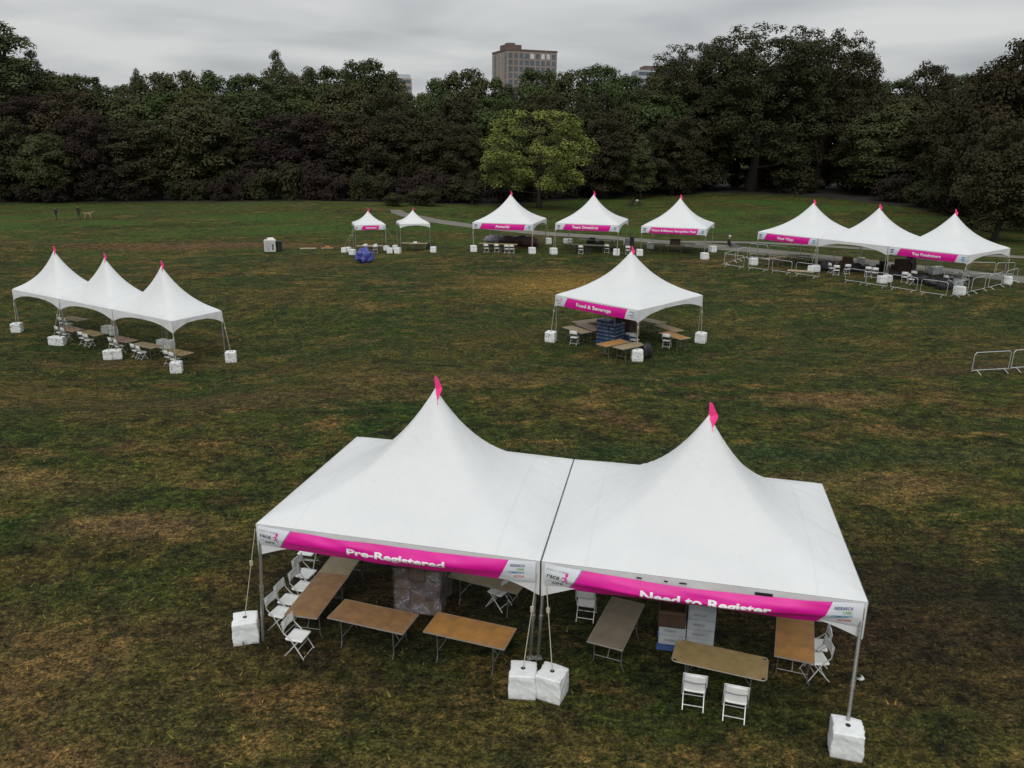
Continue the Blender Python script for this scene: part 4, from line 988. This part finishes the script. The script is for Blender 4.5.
def dog(loc, rz, label, sc=1.0):
    J = dict(che=(0, .28, .50, (.13, .15)), mid=(0, 0, .52, (.11, .12)), rum=(0, -.28, .52, (.10, .12)), nec=(0, .42, .62, .075), hea=(0, .52, .72, .07), muz=(0, .68, .68, .04), tal=(0, -.42, .58, .03), tal2=(0, -.60, .66, .018))
    E_ = [('che', 'mid'), ('mid', 'rum'), ('che', 'nec'), ('nec', 'hea'), ('hea', 'muz'), ('rum', 'tal'), ('tal', 'tal2')]
    for s, n_ in ((-1, 'l'), (1, 'r')):
        J['fs'+n_] = (s*.08, .27, .40, .055); J['fk'+n_] = (s*.085, .26, .20, .033); J['fp'+n_] = (s*.085, .29, .03, .03)
        J['hs'+n_] = (s*.08, -.26, .42, .075); J['hk'+n_] = (s*.09, -.18, .28, .045); J['hh'+n_] = (s*.09, -.34, .17, .028); J['hp'+n_] = (s*.09, -.30, .03, .03)
        E_ += [('che', 'fs'+n_), ('fs'+n_, 'fk'+n_), ('fk'+n_, 'fp'+n_), ('rum', 'hs'+n_), ('hs'+n_, 'hk'+n_), ('hk'+n_, 'hh'+n_), ('hh'+n_, 'hp'+n_)]
    r = empty('dog', loc, rz, label, 'dog'); b_ = skin_body('body', J, E_, [('fur', lambda c: True)], r); r.scale = (sc,)*3
    return r
dog(gp(88.5, 218.3), R(-80), 'tan and white dog on the far left grass beside the person in black', 1.25)
# person sitting on the path, legs stretched to the right
c = gp(728.5, 247.3); r = empty('person', c, 0, 'person in dark clothes and pale cap sitting on the path, legs stretched out', 'person'); r.scale = (1.25, 1.25, 1.25)
J = dict(pel=(0, 0, .13, (.17, .13)), wai=(-.05, 0, .30, (.14, .12)), che=(-.03, 0, .52, (.18, .13)), nec=(.0, 0, .70, .055), hea=(.03, 0, .79, (.08, .085)), top=(.03, 0, .90, (.075, .08)),
         hl=(.10, .10, .14, .09), kl=(.46, .16, .28, .062), al=(.86, .16, .08, .042), fl=(.92, .16, .16, .035), hr=(.10, -.10, .14, .09), kr=(.50, -.12, .16, .062), ar=(.92, -.12, .07, .042), fr_=(.98, -.12, .15, .035),
         sl=(-.02, .19, .60, .055), el_=(.08, .26, .38, .042), wl=(.30, .20, .30, .03), hal=(.38, .18, .31, .033), sr_=(-.02, -.19, .60, .055), er=(.05, -.26, .38, .042), wr=(.26, -.20, .26, .03), har=(.35, -.17, .25, .033))
E_ = [('pel', 'wai'), ('wai', 'che'), ('che', 'nec'), ('nec', 'hea'), ('hea', 'top'), ('pel', 'hl'), ('hl', 'kl'), ('kl', 'al'), ('al', 'fl'), ('pel', 'hr'), ('hr', 'kr'), ('kr', 'ar'), ('ar', 'fr_'), ('che', 'sl'), ('sl', 'el_'), ('el_', 'wl'), ('wl', 'hal'), ('che', 'sr_'), ('sr_', 'er'), ('er', 'wr'), ('wr', 'har')]
skin_body('body', J, E_, [('capw', lambda c: c.z > .86), ('skin', lambda c: c.z > .70 or (c.x > .29 and c.z > .22 and abs(c.y) > .14 and c.z < .36 and c.x < .42 and False)), ('denim', lambda c: c.x > .16 and c.z < .36), ('cloth', lambda c: True)], r)
m = MB(); m.tube([(.03, 0, .88), (.03, 0, .985)], [.105, .075], 14); m.box((.13, 0, .885), (.12, .14, .015)); m.build('cap', MT['capw'], r)
# picnic table and seated person near the small tree
c = gp(635, 205.8); r = empty('picnic_table', c, R(5), 'dark picnic table with benches near the thin tree beyond the path', 'picnic table')
m = MB(); 
for i in range(5): m.box((0, -.3+.15*i, .74), (2.4, .13, .04))
m.build('tabletop', MT['bark'], r)
for s in (-1, 1):
    m = MB(); m.box((0, s*.72, .44), (2.4, .26, .04)); m.build('bench', MT['bark'], r)
    m = MB(); m.tube([(s*.8, -.35, .72), (s*.8, -.75, .02)], .045, 4); m.tube([(s*.8, .35, .72), (s*.8, .75, .02)], .045, 4); m.box((s*.8, 0, .39), (.06, 1.6, .06)); m.build('leg', MT['bark'], r)
standing(gp(632.6, 207.8), R(10), 'person in dark clothes standing before the far picnic table', legs='cloth', stride=.03)
c = gp(637.5, 204.6); c.z = ground(c.x, c.y)
m = MB(); m.box((0, 0, .13), (.4, .3, .26)); q = Vector((.25, -.05, 0)); cc_ = gp(635, 205.8)
tag(m.build('tote_bag', MT['capw'], None, bevel=.04, loc=(cc_.x+.3, cc_.y, cc_.z+.762)), 'pale bag on the far picnic table', 'bag')

# ------------------------------------------------------------------ trees
LEAF = dict(green=leaf_mat('leaves_green', (.070, .100, .038), (.038, .055, .022), (.054, .056, .028)), olive=leaf_mat('leaves_olive', (.080, .088, .038), (.046, .052, .024), (.062, .055, .029)),
            brown=leaf_mat('leaves_brown', (.058, .050, .029), (.035, .031, .019), (.044, .054, .024)), purple=leaf_mat('leaves_purple', (.040, .028, .026), (.026, .020, .018), (.040, .034, .023)),
            yellow=leaf_mat('leaves_yellow', (.225, .24, .07), (.065, .090, .028), (.13, .15, .04)), fresh=leaf_mat('leaves_fresh', (.085, .105, .050), (.055, .070, .034), (.07, .08, .045)))
def foliage(name, centers, radii, per, leaf, seed, squash=.85, mat=None):
    rg = np.random.default_rng(seed); cs = np.array(centers); rs = np.array(radii); n = len(cs)
    cnt = np.maximum(12, (per*(rs/rs.mean())**2).astype(int)); idx = np.repeat(np.arange(n), cnt); N_ = len(idx)
    d_ = rg.normal(size=(N_, 3)); d_ /= np.linalg.norm(d_, axis=1)[:, None]
    d_[:, 2] = np.where(d_[:, 2] < -.35, -d_[:, 2]*.8, d_[:, 2]); d_ /= np.linalg.norm(d_, axis=1)[:, None]
    rad = rs[idx]*(.55+.62*rg.random(N_)**.8)
    p = cs[idx]+d_*rad[:, None]*np.array([1, 1, squash])
    nr = d_+rg.normal(0, .27, (N_, 3)); nr[:, 2] += .35; nr /= np.linalg.norm(nr, axis=1)[:, None]
    t = np.cross(nr, rg.normal(size=(N_, 3))); t /= np.linalg.norm(t, axis=1)[:, None]; b_ = np.cross(nr, t)
    s = leaf*(.55+.8*rg.random(N_)); t *= (s*.62)[:, None]; b_ *= (s*.42)[:, None]
    V_ = np.stack([p-t, p-b_*1.0+t*.15, p+t, p+b_*1.0+t*.15], 1).reshape(-1, 3)
    me = bpy.data.meshes.new(name); me.vertices.add(N_*4); me.vertices.foreach_set('co', V_.ravel()); me.loops.add(N_*4); me.loops.foreach_set('vertex_index', np.arange(N_*4)); me.polygons.add(N_)
    me.polygons.foreach_set('loop_start', np.arange(N_)*4); me.update(calc_edges=True); me.materials.append(mat); return me
def tree_meshes(seed, H, W, bole, style, per=130, leaf=.42, nclump=60, crad=(1.1, 2.1)):
    """returns trunk mesh, crown clump layout; style round/tall/wide/airy"""
    rr = random.Random(seed); cz0 = bole; ch = H-bole; C_ = []; Rr = []
    tries = 0
    while len(C_) < nclump and tries < 9000:
        tries += 1
        z = rr.random(); a = rr.random()*2*math.pi
        prof = {'round': math.sin(math.pi*min(1, (z*.77+.14)))**.55, 'tall': (1-.75*z**3)*.9*(min(1, z*5+.35)), 'wide': math.sin(math.pi*min(1, z*.74+.16))**.4, 'airy': math.sin(math.pi*(z*.8+.15))**.7, 'cone': (1-z)*.95+.06}[style]
        prof *= 1+.28*mnoise.noise(Vector((math.cos(a)*1.3+seed, math.sin(a)*1.3, z*2.5)))
        cr2 = rr.uniform(*crad); q = (rr.random()**.33) if style != 'airy' else rr.random()**.45
        rad = max(0, W/2*prof-cr2*.8)*q; p = (rad*math.cos(a), rad*math.sin(a), cz0+ch*z*.93+cr2*.2)
        if any((Vector(p)-Vector(c_)).length < .42*min(cr2, r2) for c_, r2 in zip(C_, Rr)): continue
        C_.append(p); Rr.append(cr2*(1 if z < .85 else .75))
    return C_, Rr
def trunk_mb(seed, H, W, bole, C_, th_=.02):
    rr = random.Random(seed+99); m = MB(); r0 = max(.16, H*th_); top = H*.80
    pts = []; x = y = 0
    for i in range(7):
        t = i/6; pts.append((x, y, top*t-.15*(i == 0))); x += rr.uniform(-.03, .03)*H*.35; y += rr.uniform(-.03, .03)*H*.35
    m.tube(pts, [r0*1.5]+[r0*(1-.14*i) for i in range(1, 7)], 9)
    P = [Vector(p) for p in pts]
    for c_ in rr.sample(C_, min(len(C_), 22)):
        c_ = Vector(c_); z = max(bole*.8, min(c_.z-.22*math.hypot(c_.x, c_.y)-1, top*.92)); k = z/top*6; i = min(5, int(k)); a = P[i].lerp(P[i+1], k-i)
        md_ = a.lerp(c_, .5)+Vector((0, 0, -.05*(c_-a).length)); rb_ = r0*.42*(1-z/H*.5); m.tube([a, md_, c_], [rb_, rb_*.6, .04], 6, False)
    return m
class TreeKind:
    def __init__(s, seed, H, W, bole, style, leafkey, **kw):
        s.H, s.W = H, W; s.name = kw.pop('name', 'leafy_tree'); thick = kw.pop('thick', .02); per = kw.pop('per', 130); leaf = kw.pop('leaf', .42)
        C_, Rr = tree_meshes(seed, H, W, bole, style, **kw); s.crown = foliage('crown', C_, Rr, per, leaf, seed, mat=LEAF[leafkey]); s.key = leafkey
        o = trunk_mb(seed, H, W, bole, C_, thick).build('trunk', MT['bark'], smooth=True); s.trunk = o.data; bpy.data.objects.remove(o)
    def place(s, x, y, H, W, label, group, rz=0):
        r = empty(s.name, (x, y, ground(x, y)-.03), rz, label, 'tree', group)
        for nm, me_ in (('trunk', s.trunk), ('crown', s.crown)):
            o = bpy.data.objects.new(nm, me_); COL.objects.link(o); o.parent = r
        r.scale = (W/s.W, W/s.W, H/s.H); return r
K = dict(
 ga=TreeKind(1, 20, 13, 2.0, 'round', 'green', nclump=150, crad=(1.0, 1.9), per=150, leaf=.32), gb=TreeKind(2, 20, 11, 2.0, 'tall', 'green', nclump=120, crad=(.9, 1.7), per=150, leaf=.30), oa=TreeKind(3, 18, 13, 2.0, 'round', 'olive', nclump=150, crad=(1.0, 1.9), per=150, leaf=.32),
 ba=TreeKind(4, 18, 12, 1.5, 'round', 'brown', nclump=150, crad=(.9, 1.8), per=140, leaf=.32), bb=TreeKind(5, 20, 14, 2.0, 'wide', 'brown', nclump=170, crad=(1.0, 1.9), per=150, leaf=.32), pa=TreeKind(6, 17, 15, 1.2, 'wide', 'purple', nclump=180, crad=(.9, 1.8), per=140, leaf=.32),
 ya=TreeKind(7, 17, 19, 3.2, 'wide', 'yellow', nclump=190, crad=(.9, 1.6), leaf=.30, per=130), ai=TreeKind(8, 24, 10, 8, 'airy', 'fresh', nclump=90, crad=(.6, 1.3), per=75, leaf=.26),
 st=TreeKind(9, 12, 6.5, 1.6, 'tall', 'olive', nclump=95, crad=(.6, 1.1), per=110, leaf=.24, thick=.014), oak=TreeKind(10, 32, 27, 6, 'wide', 'brown', nclump=330, crad=(1.1, 2.3), per=150, leaf=.34, thick=.03, name='oak_tree'),
 tl=TreeKind(11, 22, 9, 4, 'airy', 'fresh', nclump=80, crad=(.7, 1.3), per=90, leaf=.26), cn=TreeKind(12, 20, 8, 2, 'cone', 'green', nclump=90, crad=(.7, 1.2), leaf=.28, name='conifer_tree'),
 sap=TreeKind(13, 4.5, 2.4, 1.2, 'airy', 'brown', nclump=16, crad=(.3, .5), per=40, leaf=.2, thick=.012))
WORD = dict(ga='green', gb='tall green', oa='olive', ba='brownish', bb='broad brownish', pa='dark purple', ya='yellow-green', ai='thin airy', st='small olive', oak='huge spreading', tl='loose green', cn='dark pointed', sap='spindly')
def topz(py, Y, x=0):     # world height of photo row py at distance Y
    d_ = ray(512, py); return CAMH+d_.z*Y/d_.y
TREES = []
def T(kind, px, py_top, wpx, Y, lab=None, group=None):
    # depth along camera ~ Y*cp ; px -> x
    depth = Y*cp; x = (px-512)/FPX*(depth+1); gz = ground(x, Y); H = topz(py_top, Y)-gz
    W_ = wpx/FPX*depth; TREES.append((kind, x, Y, H, W_, lab, group, px))
# skyline row, far back
sky_row = [(-40, 30, 70, 'ga'), (-8, 54, 75, 'ga'), (27, 58, 66, 'gb'), (60, 70, 58, 'oa'), (84, 76, 50, 'ga'), (104, 74, 40, 'cn'), (125, 86, 50, 'ga'), (158, 72, 52, 'oa'), (186, 70, 48, 'oa'), (214, 70, 48, 'gb'),
           (240, 75, 50, 'ga'), (263, 74, 45, 'ga'), (285, 66, 50, 'oa'), (312, 66, 46, 'gb'), (338, 66, 50, 'ga'), (366, 58, 52, 'ga'), (388, 68, 44, 'oa'), (414, 92, 40, 'ga'), (436, 76, 48, 'gb'), (462, 66, 55, 'oa'), (486, 76, 45, 'ga'), (506, 82, 40, 'gb'),
           (536, 66, 52, 'ga'), (566, 66, 48, 'oa'), (596, 62, 52, 'ga'), (622, 72, 46, 'ga'), (648, 82, 46, 'gb'), (672, 66, 50, 'ga'), (884, 74, 48, 'ga'), (916, 60, 50, 'bb'), (945, 68, 50, 'ga'), (972, 74, 50, 'gb'), (1000, 62, 60, 'oa'), (1045, 50, 70, 'bb'), (1090, 45, 80, 'ga')]
for (px, py, w_, kd) in sky_row: T(kd, px, py, w_*1.35, 172+rnd.uniform(-6, 8), None, 'skyline trees of the wood')
# middle row
mid_row = [(-60, 80, 95, 'ba'), (-15, 88, 85, 'bb'), (35, 100, 80, 'pa'), (80, 92, 78, 'ba'), (130, 96, 80, 'oa'), (172, 92, 72, 'ga'), (208, 90, 76, 'oa'), (250, 92, 78, 'ga'), (300, 84, 76, 'ga'), (345, 82, 74, 'oa'), (385, 92, 70, 'bb'), (420, 98, 70, 'ga'), (455, 94, 70, 'ba'),
           (495, 95, 70, 'ga'), (545, 92, 72, 'ba'), (590, 92, 72, 'bb'), (625, 100, 60, 'oa'), (660, 90, 70, 'ga'), (700, 70, 80, 'ga'), (735, 60, 80, 'bb'), (780, 62, 80, 'ba'), (820, 64, 80, 'oa'), (858, 80, 76, 'bb'), (895, 90, 75, 'oa'), (940, 84, 75, 'bb'), (985, 82, 80, 'ba'), (1040, 80, 90, 'bb')]
for (px, py, w_, kd) in mid_row: T(kd, px, py, w_*1.1, (157 if not 690 < px < 870 else 178)+rnd.uniform(-3, 4), None, 'middle row trees of the wood')
# front row along the field edge
front = [(-45, 110, 100, 'bb', 136), (0, 118, 78, 'ba', 138), (45, 135, 62, 'oa', 136), (88, 118, 80, 'pa', 140), (140, 122, 76, 'ba', 141), (200, 98, 92, 'oa', 143), (235, 128, 60, 'ba', 144), (293, 116, 108, 'pa', 146), (352, 112, 74, 'ba', 148), (392, 112, 70, 'bb', 147), (428, 118, 66, 'ba', 146), (462, 124, 60, 'bb', 145),
         (604, 110, 60, 'ba', 150), (672, 116, 66, 'bb', 152), (700, 96, 80, 'ba', 160), (875, 104, 80, 'oa', 150), (918, 108, 76, 'ba', 145), (955, 96, 80, 'bb', 135)]
for (px, py, w_, kd, Y_) in front: T(kd, px, py, w_, Y_, None, 'front row trees of the wood')
T('ya', 538, 108, 120, 130, 'rounded yellow-green tree standing before the wood, behind the far tents')
T('st', 641, 133, 38, 146, 'small olive tree alone at the wood edge by the picnic table')
T('sap', 470, 190, 18, 134, 'spindly bare-stemmed sapling on the far grass left of the yellow-green tree')
T('oak', 690, 38, 110, 165, 'spreading brown tree, left shoulder of the giant oak clump')
T('oak', 752, 24, 150, 160, 'giant spreading oak with a thick trunk at the right of the wood')
T('oak', 818, 26, 112, 166, 'spreading brown tree with see-through crown, right shoulder of the giant oak clump')
T('oa', 655, 70, 60, 163, 'brown tree tucked against the left side of the giant oak')
T('ba', 855, 72, 60, 160, 'brown tree tucked against the right side of the giant oak')
T('ai', 18, 20, 96, 165, 'thin airy tree rising above the wood at the far left'); T('ai', -8, 14, 80, 163, 'thin airy tree at the left edge, half out of view')
T('tl', 44, 50, 44, 168, 'lower airy tree stepping down from the tallest left one')
T('tl', 282, 49, 46, 167, 'pale loose tree standing above the wood left of centre')
T('ai', 145, 68, 26, 168, 'wispy pale treetop above the wood at the left')
T('bb', 1008, 34, 110, 104, 'large dark tree nearest the camera at the right edge'); T('ba', 1050, 60, 110, 100, 'dark tree reaching in from beyond the right edge'); T('bb', 972, 66, 84, 122, 'dark tree with low drooping branches above the right fenced tent')
T('bb', 1004, 118, 92, 91, 'low brown tree behind the right end of the fenced tents')
byg = {}
for t in TREES: byg.setdefault(t[6], []).append(t)
for g_, lst in byg.items():
    lst.sort(key=lambda t: t[7]); n_ = 0
    for (kd, x, Y_, H, W_, lab, gg, px) in lst:
        if lab is None:
            rown = g_.split(' trees')[0]; lab = f'{WORD[kd]} tree, {ORD[n_]} from the left in the {rown} of the wood'; n_ += 1
        K[kd].place(x, Y_, H, W_, lab, gg, rnd.random()*6.28)
# extra trees beyond both edges of the frame
for i in range(10):
    s = -1 if i % 2 else 1; x = s*(108+i*6+rnd.uniform(-2, 2)); y = 150-abs(i-4)*3
    K[['ba', 'ga', 'bb', 'oa'][i % 4]].place(x, y, 23, 15, 'tree of the wood beyond the edge of the view', 'trees beyond the view', rnd.random()*6)
# understorey bushes
BUSH = [TreeKind(30+i, 4, 6, .1, 'round', k, nclump=40, crad=(.7, 1.2), per=120, leaf=.24, thick=.012, name='bush') for i, k in enumerate(('brown', 'purple', 'purple', 'brown'))]
bl = []
for i in range(46):
    px = -20+i*23.5+rnd.uniform(-5, 5); x0 = (px-512)/FPX*138; y = edgey(x0)+2.5+(16 if px > 640 else 0)+rnd.uniform(0, 2.5); x = (px-512)/FPX*(y*cp+1)
    bl.append((x, y, rnd.uniform(3.2, 6), rnd.uniform(5.5, 8.5), px))
for i, (x, y, h_, w_, px) in enumerate(bl):
    r = BUSH[(i*7) % 4].place(x, y, h_, w_, f'low dark bush, {ORD[i]} from the left along the edge of the wood', 'bushes along the wood edge', rnd.random()*6); r['category'] = 'bush'
for (px, py, w_, lab) in ((424, 205.5, 6, 'dense rounded bush beside the path where it enters the wood'), (395, 206, 4, 'small bush left of the path at the wood')):
    c = gp(px, py); BUSH[0].place(c.x, c.y, w_*.45, w_, lab, None, 1.3)['category'] = 'bush'
for i, (px, py) in enumerate(((790, 194), (688, 194), (806, 193))):
    c = gp(px, py); BUSH[3].place(c.x, c.y, 5.5-i, 9-1.5*i, ['rounded grey-brown bush right of the giant oak trunk', 'rounded grey-brown bush left of the giant oak trunk', 'lower grey-brown bush right beside the giant oak trunk'][i], None, i*2.)['category'] = 'bush'

# ------------------------------------------------------------------ far buildings
def tower():
    Yb = 420; depth = Yb*cp; x = (505-512)/FPX*depth; ztop = topz(50.3, Yb); rz = R(22)
    r = empty('apartment_tower', (x, Yb, 0), rz, 'tall brown brick apartment tower rising above the trees', 'building')
    A_, B_ = 27, 21      # right face length (x), left face depth (y)
    m = MB(); m.box((A_/2, B_/2, ztop/2), (A_, B_, ztop)); m.build('wall', MT['brick'], r)
    m = MB(); m.box((-.06, B_*.5, ztop/2-.2), (.3, B_*.30, ztop-.6)); m.box((-.06, B_*.92, ztop/2-.2), (.3, B_*.14, ztop-.6)); m.build('tan_panel', MT['btan'], r)
    m = MB(); m.box((A_/2, B_/2, ztop+.4), (A_+.5, B_+.5, .8)); rf = m.build('roof', MT['bdark'], r)
    m = MB(); m.box((4.6, 7, ztop+1.9), (8.5, 8, 2.4)); m.box((4.2, 7, ztop+3.6), (4, 4, 1.0)); m.build('penthouse', MT['bdark'], rf)
    fl = 3.1
    for k in range(8):
        z = ztop-2.2-fl*k
        for i in range(9):
            x_ = 1.75+i*2.93; m = MB(); m.box((x_, -.02, z), (1.7 if i not in (3, 4) else 2.1, .12, 2.3)); lit_ = k == 0 and i in (4, 6, 7)
            m.build('window', MT['lit'] if lit_ else MT['glass'], r)
        for j in range(3):
            m = MB(); m.box((-.02, (2.6, 8.2+2.8, 17.5)[j], z), (.50, 1.5 if j != 2 else 2.6, 2.3)); m.build('window', MT['glass'], r)
    m = MB()
    for i in range(10): m.box((.3+i*2.93, -.18, ztop/2), (.55, .36, ztop-.4))
    m.build('brick_pier', MT['brick'], r)
tower()
def low_building(px0, px1, py, Yb, label, m1, m2, n_f, nb, name):
    depth = Yb*cp; x0 = (px0-512)/FPX*depth; x1 = (px1-512)/FPX*depth; z = topz(py, Yb); w_ = x1-x0
    r = empty(name, ((x0+x1)/2, Yb, 0), R(6), label, 'building'); m = MB(); m.box((0, 6, z/2), (w_, 12, z)); m.build('wall', MT[m1], r)
    m = MB(); m.box((w_*.08, 6, z+1.0), (w_*.75, 9, 2.0), 0, .93); m.build('roof', MT[m2], r)
    for k in range(n_f): m = MB(); m.box((0, -.02, z-1.6-3.0*k), (w_*.94, .14, 1.5)); m.build('window_band', MT['glass'], r)
low_building(632, 664, 69, 400, 'pale glass building with a dark roof peeking over the trees', 'conc', 'bdark', 4, 5, 'office_building')
low_building(396, 411, 79, 430, 'small grey building peeking between the treetops left of the tower', 'btan', 'conc', 4, 3, 'distant_building')
